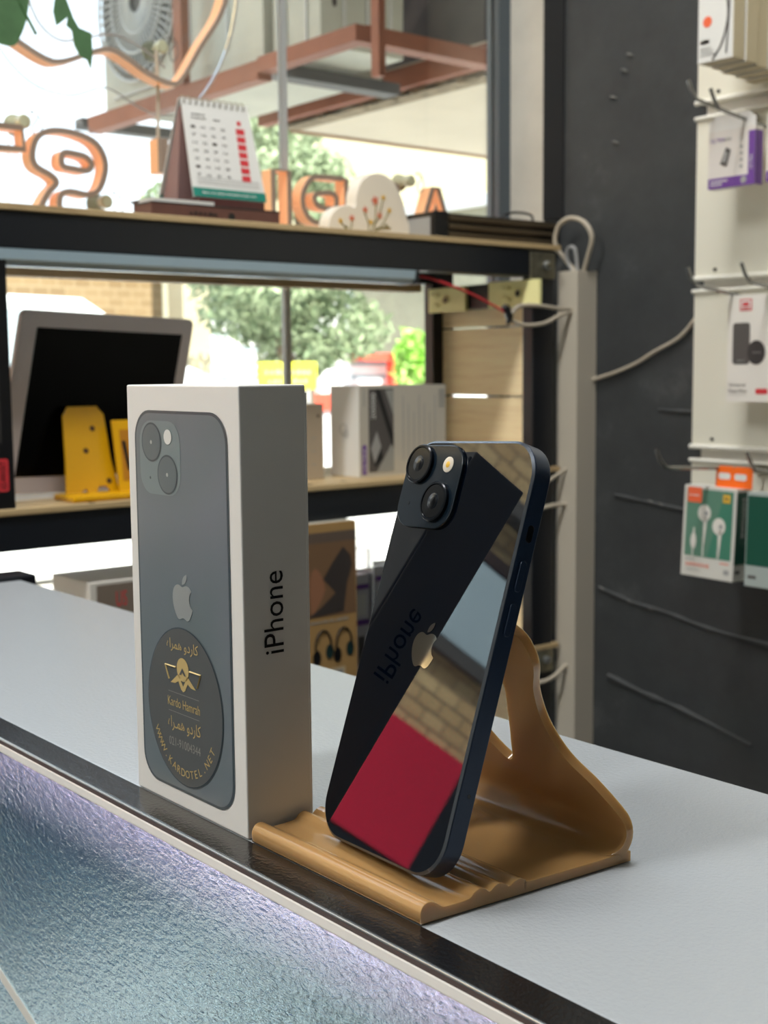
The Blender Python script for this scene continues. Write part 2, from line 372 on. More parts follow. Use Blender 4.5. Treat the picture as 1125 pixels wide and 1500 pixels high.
NAVY = mat('navy_laminate', rgb(44, 74, 104), .5)
bn = thing('window_cabinet', (-1.47, -.75, -1.0), 'low navy cabinet on legs standing by the window left of the shelf unit', 'cabinet')
MB().box((-1.585, -1.9, -.52), (-1.36, -.02, -.06), NAVY).build('cabinet_body', bn, .003)
for x_ in (-1.56, -1.40):
    for y_ in (-1.85, -.10): MB().box((x_, y_, -1.0), (x_+.03, y_+.03, -.52), BLACKMETAL).build('leg', bn)
for y_ in (-1.88, -1.26, -.64):
    d_ = MB().box((-1.36, y_, -.50), (-1.352, y_+.60, -.08), NAVY).build('door', bn, .001)
    MB().tube([(-1.340, y_+.05, -.35), (-1.340, y_+.05, -.22)], .005, ALU, 8).build('handle', bn)

# ------------------------------------------------------------------ phone box
bx = thing('phone_box', (-.427, .2647, 0), 'tall white smartphone box with a grey phone pictured on its front', 'box')
X1, X0, Y0, Y1, H = -.3859, -.4682, .2502, .2792, .1660
body = MB(); body.box((X0, Y0, .0003), (X1, Y1, H), BOXW)
body.build('box_body', bx, .0006)
FF = frame((X0, Y0, 0), (1, 0, 0), (0, 0, 1))      # front face: u along X, v up, normal -Y
im = MB(FF); im.flat(rrect(.0062, .0068, .0745, .1562, .0115, 8), PRINTRIM, z=.0002).flat(rrect(.0074, .0079, .0733, .1551, .0106, 8), PRINTPH, z=.0003)
im.flat(rrect(.0105, .1235, .0415, .1522, .0085, 6), PRINTCAM, z=.0004)
for (a, b) in ((.0200, .1438), (.0318, .1316)):
    im.flat(circ(a, b, .0077), PRINTRIM, z=.0005).flat(circ(a, b, .0070), PRINTLENS, z=.0006).flat(circ(a, b, .0008, n=10), SILVER, z=.0007)
im.flat(circ(.0327, .1462, .0029), PAPER, z=.0006).flat(circ(.0186, .1298, .0006, n=8), PRINTRIM, z=.0006)
logo(im, .0405, .0850, .0180, SILVER, z=.0005)
im.build('printed_picture', bx, label='grey phone back pictured on the box front')
st = MB(FF); cx, cz = .0400, .0414
st.flat(circ(cx, cz, .0281, .0315, 64), PRINTRIM, z=.0006).flat(circ(cx, cz, .0276, .0310, 64), STICK, z=.0007)
K = lambda cs: ''.join(chr(c) for c in cs)
kardo = K([0xFEED, 0xFEA9, 0xFEAD, 0xFE8E, 0xFB90]); ham = K([0xFEE9, 0xFE8D, 0xFEAE, 0xFEE4, 0xFEEB])
st.text(ham+' '+kardo, cx, cz+.0238, .0052, GOLD, z=.0009, width=.0235)
st.flat(circ(cx, cz+.0150, .0045, .0047, 20), GOLD, z=.0009)
st.flat([(cx-.0025, cz+.0128), (cx, cz+.0158), (cx+.0025, cz+.0128), (cx+.0012, cz+.0128), (cx, cz+.0142), (cx-.0012, cz+.0128)][::-1], STICK, z=.0011)
st.flat([(cx-.0095, cz+.0086), (cx-.0035, cz+.0128), (cx-.001, cz+.0098), (cx, cz+.0084), (cx+.001, cz+.0098), (cx+.0035, cz+.0128), (cx+.0095, cz+.0086), (cx+.006, cz+.0088), (cx+.0035, cz+.0100), (cx+.0015, cz+.0070), (cx, cz+.0062), (cx-.0015, cz+.0070), (cx-.0035, cz+.0100), (cx-.006, cz+.0088)][::-1], GOLD, z=.0009)
for s_ in (-1, 1):
    st.tube([(cx+s_*.0052, cz+.0152, .0009), (cx+s_*.0132, cz+.0152, .0009), (cx+s_*.0105, cz+.0098, .0009)], .0004, GOLD, 4)
st.rect(cx-.0115, cz+.0049, cx+.0115, cz+.0051, GREYP, z=.0009).rect(cx-.0115, cz-.0029, cx+.0115, cz-.0027, GREYP, z=.0009)
st.text('Kardo Hamrah', cx, cz+.0011, .0036, GOLD, z=.0009, width=.0240)
st.text(ham[:3]+K([0x0640])+ham[3:]+' '+kardo, cx, cz-.0078, .0060, GOLD, z=.0009, width=.0245)
st.text('021-91004344', cx, cz-.0150, .0034, GREYP, z=.0009, width=.0235)
wd = 'WWW.KARDOTEL.NET'
for i, ch in enumerate(wd):
    a = math.radians(-90+(i-(len(wd)-1)/2)*8.0); rx_, rz_ = .0235, .0262
    p = (X0+cx+rx_*math.cos(a), Y0, cz+rz_*math.sin(a)); t_ = (-math.sin(a), 0, math.cos(a))
    F2 = FF.inverted() @ frame(p, t_, (-math.cos(a), 0, -math.sin(a)))
    st.text(ch, 0, 0 if ch != '.' else -.0013, .0031 if ch != '.' else .0006, GOLD, F2, z=.0009)
st.build('sticker', bx, label='round grey shop sticker with gold lettering')
sp = MB(frame((X1, 0, 0), (0, 0, 1), (0, -1, 0)))
sp.text('iPhone', .0832, -.2632, .0086, INK, z=.0003, width=.0305)
sp.build('printed_name', bx, label='black lettering on the narrow side')
MB().box((X1-.0795, Y1-.0002, .0004), (X1-.0006, Y1+.0011, .1632), BOXW).build('box_tray', bx, .0005)

# ------------------------------------------------------------------ phone
A = Matrix(((.99596721, .08912573, -.01029163, -.32921899), (-.08062784, .93946103, .33303472, .26329569), (.03935055, -.33086187, .9428584, .00759801), (0, 0, 0, 1)))
ph = thing('smartphone', (-.3292, .2665, .0065), 'midnight black smartphone leaning back on the caramel stand, camera side out', 'phone')
W, L, T = .0715, .1467, .00765
FP = A @ Matrix(((1, 0, 0, 0), (0, 0, -1, 0), (0, 1, 0, 0), (0, 0, 0, 1)))   # u across, v up, w out of the back glass
out = rrect(-W/2, 0, W/2, L, .0135, 10)
b = MB(FP); b.prism(out, -T, -.0002, PHONEA, smooth=True); b.build('frame', ph, .0006, 3)
inn = rrect(-W/2+.0009, .0009, W/2-.0009, L-.0009, .0127, 10)
b = MB(FP); n_ = len(inn)
b.add([(p[0], p[1], -.0003) for p in out]+[(p[0], p[1], .0003) for p in inn], [(i, (i+1) % n_, n_+(i+1) % n_, n_+i) for i in range(n_)], PHONEE, None, True); b.build('rim', ph, label='thin silvery rim around the back glass')
b = MB(FP); b.flat(inn, PHONEG, z=.0003); b.build('back_glass', ph)
b = MB(FP); logo(b, .0005, .0733, .0160, LOGOM, z=.00045); b.build('logo', ph, label='mirror bright emblem on the back glass')
b = MB(FP); b.prism(rrect(-.0340, .1138, -.0012, .1447, .0085, 8), .0002, .0016, CAMG, smooth=True)
plate = b.build('camera_plate', ph, .0004, 2)
for (x, y) in ((-.0255, .1372), (-.0115, .1235)):
    b = MB(FP @ Matrix.Translation((x, y, .0016)))
    b.lathe([(.0074, 0), (.0074, .0012), (.0070, .0016), (.0064, .0016), (.0062, .0011)], LENSR, n=40)
    b.lathe([(.0062, .0008), (.0061, .0013)], LENSB, n=40)
    b.lathe([(.0030, .00131), (.0028, .00140)], LENSR, n=24)
    b.lathe([(.0020, .00141), (.0018, .00150)], LENSB, n=20)
    b.build('lens', plate)
b = MB(FP @ Matrix.Translation((-.0093, .1374, .0016))); b.lathe([(.0029, 0), (.0029, .0002), (.0026, .0003)], FLASH, n=24); b.lathe([(.0012, .0003), (.001, .0004)], YELP, n=16); b.build('flash', plate, label='cream coloured flash disc')
b = MB(FP @ Matrix.Translation((-.0275, .1225, .0016))); b.lathe([(.0006, 0), (.0006, .0001)], LENSB, n=10); b.build('microphone', plate)
FS = A @ frame((W/2, 0, 0), (0, 1, 0), (0, 0, 1))     # right side: u = depth, v up
for nm, (a, c_, h_) in {'mute_switch': (.1130, .1190, .0001), 'volume_up': (.0965, .1070, .0006), 'volume_down': (.0815, .0925, .0006)}.items():
    b = MB(FS); b.prism(rrect(.0027, a, .0053, c_, .0012, 5), -.0002, h_, LENSB if nm == 'mute_switch' else PHONEA)
    b.build('mute_switch' if nm == 'mute_switch' else 'volume_button', ph, .0002)
b = MB(FS); b.prism(circ(.0046, .0291, .0007, n=12), -.0002, .0001, LENSB); b.build('side_hole', ph)

# ------------------------------------------------------------------ caramel phone stand
stn = thing('phone_stand', (-.333, .30, 0), 'caramel brown plastic phone stand with grooved base holding the black phone', 'phone stand')
# cross-section of the grooved base along Y, extruded along X
prof = [(.2508, .0004), (.2500, .0035), (.2512, .0062), (.2535, .0070), (.2560, .0062), (.2588, .0043), (.2618, .0040), (.2690, .0042), (.2712, .0058), (.2735, .0066), (.2758, .0058), (.2775, .0046), (.2795, .0058), (.2815, .0064), (.2838, .0056), (.2855, .0044), (.2878, .0055), (.2900, .0060), (.2925, .0050), (.2960, .0040), (.3400, .0040)]
b = MB(); xl0, xr0 = -.3832, -.2895
up_ = smooth([(y, z) for y, z in prof], 3)
def xr(y): return xr0+(y-.2508)*.09
def xl(y): return xl0-(y-.2508)*.02
vs = []; fs = []; n_ = len(up_)
for (y, z) in up_: vs += [(xl(y), y, z), (xr(y), y, z)]
for (y, z) in up_: vs += [(xl(y), y, .0004), (xr(y), y, .0004)]
for i in range(n_-1):
    fs += [(2*i, 2*i+1, 2*i+3, 2*i+2), (2*n_+2*i, 2*n_+2*i+2, 2*n_+2*i+3, 2*n_+2*i+1), (2*i+1, 2*n_+2*i+1, 2*n_+2*i+3, 2*i+3), (2*i, 2*i+2, 2*n_+2*i+2, 2*n_+2*i)]
fs += [(0, 2*n_, 2*n_+1, 1), (2*n_-2, 2*n_-1, 4*n_-1, 4*n_-2)]
b.add(vs, fs, STAND, None, True)
b.build('base', stn, .0005)
# back leaf: swoosh outline in its own plane (x, s), s measured up the leaf
right = [(-.2845, .0), (-.2818, .006), (-.2812, .0143), (-.2843, .0226), (-.2915, .0328), (-.3003, .0425), (-.3045, .0560), (-.3032, .0700), (-.2985, .0810), (-.2978, .0880), (-.2995, .0940), (-.3050, .0980)]
cx_ = -.3335
left = [(2*cx_-p[0], p[1]) for p in reversed(right)]
ol = smooth([(p[0], p[1], 0) for p in right], 5)+smooth([(p[0], p[1], 0) for p in left], 5)
hole = smooth([(-.3318, .0326, 0), (-.3262, .0440, 0), (-.3213, .0585, 0), (-.3178, .0715, 0), (-.3215, .0830, 0), (-.3335, .0860, 0), (-.3455, .0830, 0), (-.3492, .0715, 0), (-.3457, .0585, 0), (-.3420, .0440, 0)], 5, True)
def leafpt(x, s, t):   # the bend: quarter curve from the base into the inclined leaf
    L_ = .1011; dy, dz = -.046/L_, .09/L_; R_ = .010
    th0 = math.atan2(dz, -dy)
    bend = R_*(PI-th0); 
    if s < bend:
        a = s/R_; y = .3292+R_*math.sin(a); z = .0022+R_*(1-math.cos(a)); ny, nz = -math.sin(a), math.cos(a)
    else:
        a = PI-th0; y = .3292+R_*math.sin(a)+(s-bend)*dy; z = .0022+R_*(1-math.cos(a))+(s-bend)*dz; ny, nz = -math.sin(a), math.cos(a)
    return (x, y+ny*t, z+nz*t)
SC = 1.0
bm = bmesh.new()
def ring(P): 
    vv = [bm.verts.new((p[0], p[1]*SC, 0)) for p in P]
    return [bm.edges.new((vv[i], vv[(i+1) % len(vv)])) for i in range(len(vv))]
bmesh.ops.triangle_fill(bm, use_beauty=True, edges=ring(ol)+ring(hole))
for k in range(16):
    bmesh.ops.bisect_plane(bm, geom=bm.verts[:]+bm.edges[:]+bm.faces[:], plane_co=(0, .0022*k, 0), plane_no=(0, 1, 0))
bm.verts.index_update()
base_v = [tuple(v_.co) for v_ in bm.verts]; fs_ = [tuple(v_.index for v_ in fc.verts) for fc in bm.faces]
bed = [tuple(v_.index for v_ in e_.verts) for e_ in bm.edges if len(e_.link_faces) == 1]; bm.free()
Nn = len(base_v); TT = .0018
vs = [leafpt(p[0], max(0, p[1]), TT) for p in base_v]+[leafpt(p[0], max(0, p[1]), -TT) for p in base_v]
fs = fs_+[tuple(i+Nn for i in reversed(q)) for q in fs_]+[(a, b_, b_+Nn, a+Nn) for a, b_ in bed]
b = MB(); b.add(vs, fs, STAND, None, False)
lf = b.build('back_support', stn)
bm = bmesh.new(); bm.from_mesh(lf.data); bmesh.ops.recalc_face_normals(bm, faces=bm.faces); bm.to_mesh(lf.data); bm.free()
bv = lf.modifiers.new('bevel', 'BEVEL'); bv.width = .0014; bv.segments = 3; bv.limit_method = 'ANGLE'; bv.angle_limit = 1.1
lf.data.shade_smooth(); wn = lf.modifiers.new('wn', 'WEIGHTED_NORMAL'); wn.keep_sharp = False

# ------------------------------------------------------------------ shelf unit by the window
sh = thing('shelf_unit', (-1.46, .78, -1.0), 'black steel shelf unit with pine planks standing by the shop window', 'shelf')
YA, YB = .02, 1.44
for x in (-1.5725, -1.35):
    for y in (YA, 1.3935):
        MB().box((x-.0225, y, -1.0), (x, y+.045, .3455), BLACKMETAL).build('post', sh, .002)
def level(zt, name):
    for x in (-1.385, -1.595):
        MB().box((x, YA+.045, zt-.0395), (x+.035, 1.3935, zt), BLACKMETAL).build('beam', sh, .0015)
    y = YA
    xs = [-1.347, -1.425, -1.503, -1.598]
    for i in range(3):
        e = random.uniform(-.002, .002)
        MB().box((xs[i+1]+.003, YA-.01, zt+.0005), (xs[i]+e*.5, YB+.010, zt+.008), PINE).build('plank', sh, .001)
MB().box((-1.603, .065, .2935), (-1.578, 1.375, .3050), PINE).build('rear_batten', sh, .001)
level(.3450, 'top'); level(.0145, 'low'); level(-.2580, 'base')
for z0, z1 in ((.0955+.141, .302), (.0955+.034, .2335), (.026, .1265), (-.085, .0235-.04), (-.19, -.088), (-.25, -.193), (-.40, -.27)):
    MB().box((-1.5705, 1.412, z0), (-1.373, 1.420, z1), PINEX).build('side_slat', sh, .0008)
for (x_, y_) in ((-1.3525, .674), (-1.362, .99), (-1.374, 1.055), (-1.365, 1.20), (-1.40, .80)):
    MB(frame((x_, y_, .0225), (1, 0, 0), (0, 1, 0))).lathe([(.004, -.001), (.004, .0004), (.001, .0002)], BLACK, n=10).build('screw', sh)
MB().box((-1.5725, 1.3935, .263), (-1.3725, 1.411, .300), BLACKMETAL).build('cross_bar', sh, .001)
def bracket(x0, x1, z0, z1, y, hole_x):
    b = MB(); b.box((x0, y-.006, z0), (x1, y, z1), CREAM)
    FB = frame((0, y-.006, 0), (1, 0, 0), (0, 0, 1))
    b.tube([(p[0], p[1], .001) for p in circ(hole_x, (z0+z1)/2, .006, n=16)], .0012, CREAM, 6, True, FB).flat(circ(hole_x, (z0+z1)/2, .0048, n=16), BLACK, FB, .0008)
    for dz in (-.009, .009): b.tube([(hole_x-.016, (z0+z1)/2+dz, .001), (hole_x-.024, (z0+z1)/2+dz*.7, .0015), (hole_x-.032, (z0+z1)/2+dz, .001)], .0025, CREAM, 6, F=FB)
    b.build('corner_bracket', sh, .0015, label='cream plastic corner bracket')
bracket(-1.576, -1.490, .2605, .2985, 1.3930, -1.535); bracket(-1.438, -1.332, .2625, .3010, 1.3930, -1.375)
b = MB(); b.box((-1.3499, 1.385, .303), (-1.3465, 1.437, .341), GALV); b.tube([(-1.346, 1.415, .322), (-1.339, 1.415, .322)], .007, ALU, 6); b.tube([(-1.339, 1.415, .322), (-1.336, 1.415, .322)], .0045, GALV, 8); b.build('steel_bracket', sh, .001, label='galvanised corner plate with bolt')
b = MB(); b.box((-1.3499, 1.398, -.292), (-1.3465, 1.437, -.257), GALV); b.tube([(-1.346, 1.418, -.272), (-1.338, 1.418, -.272)], .006, ALU, 6); b.build('steel_bracket', sh, .001, label='galvanised corner plate with bolt')

TUBEM = mat('tube_lamp_body', rgb(176, 200, 214), .25, .1)
lt = thing('tube_lamp', (-1.36, .6, .288), 'unlit grey linear lamp fixed under the front of the top shelf', 'lamp')
b = MB(); b.prism([(-1.3905, .3050), (-1.3905, .2935), (-1.3860, .2880), (-1.358, .2880), (-1.3510, .2935), (-1.3495, .3050)], 0, 1.10, TUBEM, frame((0, 1.165, 0), (1, 0, 0), (0, 0, 1)), smooth=True); b.build('lamp_body', lt)
MB().box((-1.391, 1.165, .287), (-1.349, 1.172, .3052), BLACK).build('end_cap', lt, .001)
def cable(name, pts, r, m, label, n=8, **kw):
    o = MB().tube(smooth(pts, n), r, m, 8).build(name); o['label'] = label; o['category'] = 'cable'
    return o
cable('red_wire', [(-1.37, 1.172, .300), (-1.362, 1.20, .2965), (-1.352, 1.235, .286), (-1.348, 1.272, .2745), (-1.346, 1.305, .262), (-1.344, 1.332, .251)], .0018, RED, 'thin red wire running from the tube lamp to a black tie')
o = MB().tube(smooth([(-1.345, 1.328, .262), (-1.343, 1.334, .252), (-1.342, 1.337, .243), (-1.343, 1.333, .235)], 3), [.003, .006, .0065, .005, .006, .0065, .005, .004, .003, .002], BLACK, 7).build('insulation_tape'); o['label'] = 'lump of black insulating tape joining red wire and beige cable'; o['category'] = 'tape'
cable('beige_cable', [(-1.343, 1.338, .246), (-1.338, 1.352, .2605), (-1.334, 1.39, .262), (-1.332, 1.425, .2590), (-1.330, 1.455, .2585)], .003, CABLE, 'upper beige cable looping from black tape to the wall duct')
cable('beige_cable', [(-1.343, 1.340, .240), (-1.338, 1.365, .2335), (-1.334, 1.40, .2365), (-1.332, 1.43, .248), (-1.330, 1.455, .2545)], .003, CABLE, 'lower beige cable looping from black tape to the wall duct')
# duct
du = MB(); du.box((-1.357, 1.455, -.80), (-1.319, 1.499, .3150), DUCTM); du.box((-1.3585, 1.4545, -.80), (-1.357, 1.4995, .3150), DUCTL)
o = du.build('cable_duct', None, .0015); o['label'] = 'beige plastic cable duct running up the dark wall beside the shelf'; o['category'] = 'duct'
cable('white_loop_cable', [(-1.338, 1.475, .312), (-1.356, 1.47, .333), (-1.370, 1.462, .357), (-1.362, 1.46, .383), (-1.338, 1.46, .393), (-1.312, 1.462, .384), (-1.300, 1.465, .362), (-1.312, 1.47, .335), (-1.325, 1.475, .312)], .0036, CABLE, 'thick pale cable looping out above the duct top')
cable('grey_loop_cable', [(-1.343, 1.473, .312), (-1.352, 1.468, .335), (-1.347, 1.466, .350), (-1.334, 1.466, .347), (-1.332, 1.47, .312)], .0026, GREYL, 'thin grey cable bent just over the duct top')
cable('wall_wire', [(-1.352, 1.497, .139), (-1.33, 1.493, .150), (-1.28, 1.494, .163), (-1.235, 1.494, .178), (-1.204, 1.493, .193), (-1.16, 1.494, .213), (-1.128, 1.494, .243), (-1.10, 1.494, .27)], .0028, CABLE, 'frayed beige wire crossing the dark wall to the white panel')
cable('short_cable', [(-1.348, 1.405, -.006), (-1.343, 1.425, .004), (-1.340, 1.455, .018)], .0028, CABLE, 'short beige cable entering the duct just above the lower shelf')
cable('short_cable', [(-1.348, 1.405, -.040), (-1.343, 1.43, -.036), (-1.340, 1.457, -.036)], .0035, CABLE, 'short beige cable entering the duct just below the lower shelf')
cable('short_cable', [(-1.350, 1.388, -.307), (-1.338, 1.42, -.302), (-1.336, 1.455, -.285)], .0035, CABLE, 'beige cable by the bottom bolt plate behind the stand')

# ------------------------------------------------------------------ things on the top shelf
ZT = .3531
ps = thing('power_supply', (-1.43, 1.36, ZT), 'dark finned power supply unit with pale end on the top shelf', 'power supply')
b = MB(); b.box((-1.462, 1.235, ZT), (-1.395, 1.52-.025, ZT+.040), mat('bronze_aluminium', rgb(66, 58, 48), .35, .5))
for k in range(3): b.box((-1.3955, 1.265, ZT+.006+k*.012), (-1.391, 1.492, ZT+.0125+k*.012), mat('bronze_fin', rgb(96, 84, 66), .35, .5))
b.build('housing', ps, .001)
MB().box((-1.4595, 1.2335, ZT+.002), (-1.398, 1.2349, ZT+.033), GREYL).build('end_plate', ps, label='pale grey end plate')
MB().box((-1.3965, 1.236, ZT), (-1.390, 1.262, ZT+.041), BLACK).build('end_cap', ps, .001)
cable('thin_black_cable', [(-1.43, 1.40, ZT+.041), (-1.425, 1.41, ZT+.050), (-1.42, 1.43, ZT+.054), (-1.42, 1.46, ZT+.052), (-1.43, 1.475, ZT+.042)], .0018, BLACK, 'thin black cable curled on top of the power supply')
# maroon boxes under the calendar
b = MB(); b.box((-1.465, .800, ZT), (-1.415, .86, ZT+.027), MAROON); b.box((-1.468, .797, ZT+.026), (-1.4135, .861, ZT+.029), BLACK)
o = b.build('cardboard_box', None, .001); o['label'] = 'flat maroon card box at the left end beneath the calendar'; o['category'] = 'box'; o['group'] = 'maroon boxes on the top shelf'
b = MB(); b.box((-1.41, .774, ZT), (-1.372, .957, ZT+.017), MAROON); b.box((-1.411, .773, ZT+.0165), (-1.3715, .958, ZT+.0185), BLACK)
b.flat(circ(.885, ZT+.0065, .005, n=16), BLACK, frame((-1.372, 0, 0), (0, 1, 0), (0, 0, 1)))
b.marks(.845, ZT+.008, .04, .004, 6, BLACK, frame((-1.372, 0, 0), (0, 1, 0), (0, 0, 1)))
o = b.build('cardboard_box', None, .001); o['label'] = 'long low maroon card box along the shelf front edge below the calendar'; o['category'] = 'box'; o['group'] = 'maroon boxes on the top shelf'
b = MB(); b.box((-1.505, .8625, ZT), (-1.4125, .962, ZT+.034), mat('dark_maroon_card', rgb(84, 44, 40), .55))
o = b.build('cardboard_box', None, .001); o['label'] = 'dark maroon card box directly under the standing calendar'; o['category'] = 'box'; o['group'] = 'maroon boxes on the top shelf'
b = MB(); b.box((-1.4105, .778, ZT+.0187), (-1.375, .862, ZT+.0230), PAPER)
o = b.build('paper_pad', None); o['label'] = 'thin white paper pad lying on the maroon box before the calendar'; o['category'] = 'paper'
# calendar (tent shape)
ZC = ZT+.0345
cal = thing('desk_calendar', (-1.44, .92, ZC), 'spiral bound desk calendar with teal band standing on maroon boxes', 'calendar')
def leafcal(xb, xt, yb0, yb1, yt0, yt1, nm, mark):
    """a sheet leaning from its bottom edge to the spiral"""
    o_ = Vector((xb, yb0, ZC)); x_ = Vector((0, 1, 0)); h_ = math.hypot(xt-xb, .125); y_ = Vector((xt-xb, (yt0-yb0), .125))
    F = frame(o_, x_, y_ - x_*y_.dot(x_)); W_ = yb1-yb0; H_ = h_; sk = (yt0-yb0)/H_
    q = lambda a, b: (a+sk*b, b)
    b = MB(F); b.prism([q(0, 0), q(W_, 0), q(W_-.010, H_), q(0, H_)], -.0015, 0, PAPER)
    Q = lambda a0, b0, a1, b1, m, z=.0003: b.flat([q(a0, b0), q(a1, b0), q(a1, b1), q(a0, b1)], m, None, z)
    Q(0, 0, W_, .012, TEAL)
    b.marks(W_*.5, .006, W_*.75, .0022, 24, PAPER)
    if mark:
        dk = GREYC
        for i in range(7):
            yy = .092-i*.0105
            Q(W_-.033, yy-.0038, W_-.020, yy+.0042, RED)
            for j in range(4):
                b.text(str((i*6+j*9) % 30+1), .012+sk*yy+j*.0145, yy, .0035, dk, width=.0065)
        Q(W_-.030, .1005, W_-.024, .1065, RED)
        b.marks(.022+sk*.108, .109, .020, .0022, 6, dk).marks(.022+sk*.104, .104, .022, .0022, 7, dk).marks(.052, .104, .010, .0022, 3, dk)
        for yy in (.0245, .0205, .0170): Q(.008, yy, W_-.008, yy+.0008, GREYL)
    return b.build(nm, cal), F, W_, H_, sk
s1 = leafcal(-1.414, -1.446, .857, .966, .861, .95, 'sheet', True)
s2 = leafcal(-1.503, -1.452, .857, .966, .861, .95, 'back_sheet', False)
b = MB(); PINKC = mat('pinkish_card', rgb(150, 120, 118), .6)
b.prism([(-1.4995, ZC+.001), (-1.462, ZC+.001), (-1.4495, ZC+.115), (-1.453, ZC+.115)], -.950, -.862, PINKC, Matrix(((1,0,0,0),(0,0,-1,0),(0,1,0,0),(0,0,0,1)))); b.build('support_card', cal)
b = MB()
for k in range(11):
    y = .864+k*.0088; b.tube([(-1.449+.007*math.cos(a_*PI/5), y, ZC+.122+.006*math.sin(a_*PI/5)) for a_ in range(10)], .0008, GALV, 5, True)
b.build('spiral_binding', cal)
# heart
hr = thing('ceramic_heart', (-1.45, 1.165, ZT), 'white ceramic heart painted with flowers, standing on the top shelf', 'ornament')
hp = smooth([(1.089, .3580, 0), (1.091, .381, 0), (1.106, .395, 0), (1.125, .399, 0), (1.1345, .3975, 0), (1.1375, .417, 0), (1.150, .437, 0), (1.177, .447, 0), (1.202, .440, 0), (1.218, .420, 0), (1.227, .398, 0), (1.236, .3540, 0), (1.18, .3533, 0), (1.112, .3533, 0)], 5, True)
b = MB(frame((-1.455, 0, 0), (0, 1, 0), (0, 0, 1))); b.prism([(p[0], p[1]) for p in hp], -.012, .012, CERAM, smooth=True); b.build('heart_body', hr, .008, 4)
b = MB(frame((-1.455, 0, 0), (0, 1, 0), (0, 0, 1)))
OL = mat('olive_paint', rgb(128, 118, 60), .5); PKP = mat('coral_paint', rgb(224, 120, 90), .5)
for (y0_, z0_, y1_, z1_) in ((1.160, .358, 1.172, .405), (1.165, .358, 1.195, .395), (1.158, .36, 1.150, .392), (1.118, .357, 1.128, .38), (1.12, .357, 1.108, .375), (1.17, .37, 1.198, .372), (1.162, .365, 1.185, .412)):
    b.tube([(y0_, z0_, .0125), ((y0_+y1_)/2+.004, (z0_+z1_)/2, .0125), (y1_, z1_, .0125)], .0009, OL, 4)
for (y, z, r) in ((1.170, .408, .008), (1.185, .413, .005), (1.152, .394, .006), (1.196, .396, .005), (1.178, .388, .006), (1.128, .381, .006), (1.108, .376, .005), (1.162, .378, .005), (1.19, .374, .004), (1.118, .368, .004), (1.17, .365, .004)):
    b.flat([(y+r*(1 if i % 2 else .45)*math.cos(2*PI*i/10), z+r*(1 if i % 2 else .45)*math.sin(2*PI*i/10)) for i in range(10)], PKP if r > .0055 else (YELP if r > .0045 else OL), None, .0128)
b.build('painted_flowers', hr, label='coral and olive painted flowers')

# ------------------------------------------------------------------ things on the lower shelf
ZL = .0226
b = MB(); b.box((-1.405, .44, ZL), (-1.352, .5825, .3040), mat('black_card', rgb(12, 13, 17), .35))
FSd = frame((-1.352, 0, 0), (0, 0, 1), (0, -1, 0))
b.text('HOOK', .2685, -.5665, .011, mat('dull_gold', rgb(120, 108, 60), .5), FSd, width=.056)
for k in range(5): b.rect(.095, -.5690+k*.005, .185-k*.008, -.5680+k*.005, GREYC, FSd)
b.flat([(p[0], p[1]) for p in rrect(.042, -.576, .078, -.5635, .003)], RED, FSd).text('65-WHXT', .060, -.5695, .007, BLACK, FSd, width=.030)
o = b.build('product_box', None, .001); o['label'] = 'black product box with red tag at the left edge of the lower shelf'; o['category'] = 'box'
tb = thing('tablet_screen', (-1.46, .72, ZL), 'white framed dark screen leaning on the lower shelf behind the yellow stand', 'screen')
FT = frame((-1.452, .735, ZL+.0012), (-.10, .995, -.035), (.16, .10, 1)) ; FT = frame((-1.452, .735, ZL+.0012), (-.10, .995, -.030), (.10, .155, 1))
ux, uy = FT.col[0].xyz, Vector((.07, .17, 1)).normalized()
FT = Matrix.Identity(4); nz_ = ux.cross(uy).normalized()
for i in range(3): FT[i][0], FT[i][1], FT[i][2], FT[i][3] = ux[i], uy[i], nz_[i], (-1.450, .716, ZL+.0045)[i]
b = MB(FT); b.prism(rrect(-.122, 0, .122, .217, .009), -.009, 0, TAB); b.build('bezel', tb, .001)
b = MB(FT); b.rect(-.100, .020, .106, .197, SCREEN, z=.0004); b.build('screen', tb, label='switched-off black screen')
b = MB(); b.tube([(-1.462, .735, .12), (-1.53, .72, ZL+.003)], .004, TAB, 8); b.build('rear_leg', tb)
# yellow stand
ys = thing('yellow_phone_stand', (-1.40, .69, ZL), 'empty yellow plastic phone stand in front of the dark screen', 'phone stand')
FY = frame((-1.395, .6640, ZL+.002), (0, 1, 0), (-.30, 0, 1))
b = MB(FY); bmh = [(0, .004), (.006, .045), (.012, .100), (.020, .111), (.058, .111), (.0655, .100), (.0655, .045), (.070, .004), (.058, .004), (.054, .012), (.044, .012), (.040, .004), (.030, .004), (.026, .010), (.018, .004)]
b.prism([(p[0], p[1]) for p in bmh][::-1], -.0035, 0, YEL)
for (a, c_) in ((.047, .083), (.034, .056), (.0575, .018)): b.flat(circ(a, c_, .0035, n=12), mat('hole_brown', rgb(70, 40, 8), .6), None, .0004)
b.build('back_plate', ys, .0012)
b = MB(frame((-1.382, .7265, ZL+.002), (.12, 1, 0), (-.25, 0, 1)))
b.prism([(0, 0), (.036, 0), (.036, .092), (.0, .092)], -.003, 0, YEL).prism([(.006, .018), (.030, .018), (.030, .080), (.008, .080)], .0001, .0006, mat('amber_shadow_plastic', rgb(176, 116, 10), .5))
b.flat([(.009, .066), (.014, .066), (.017, .03), (.013, .03)], BLACK, None, .0009); b.build('front_arm', ys, .001)
MB().box((-1.412, .655, ZL), (-1.358, .772, ZL+.007), YEL).build('base', ys, .002)
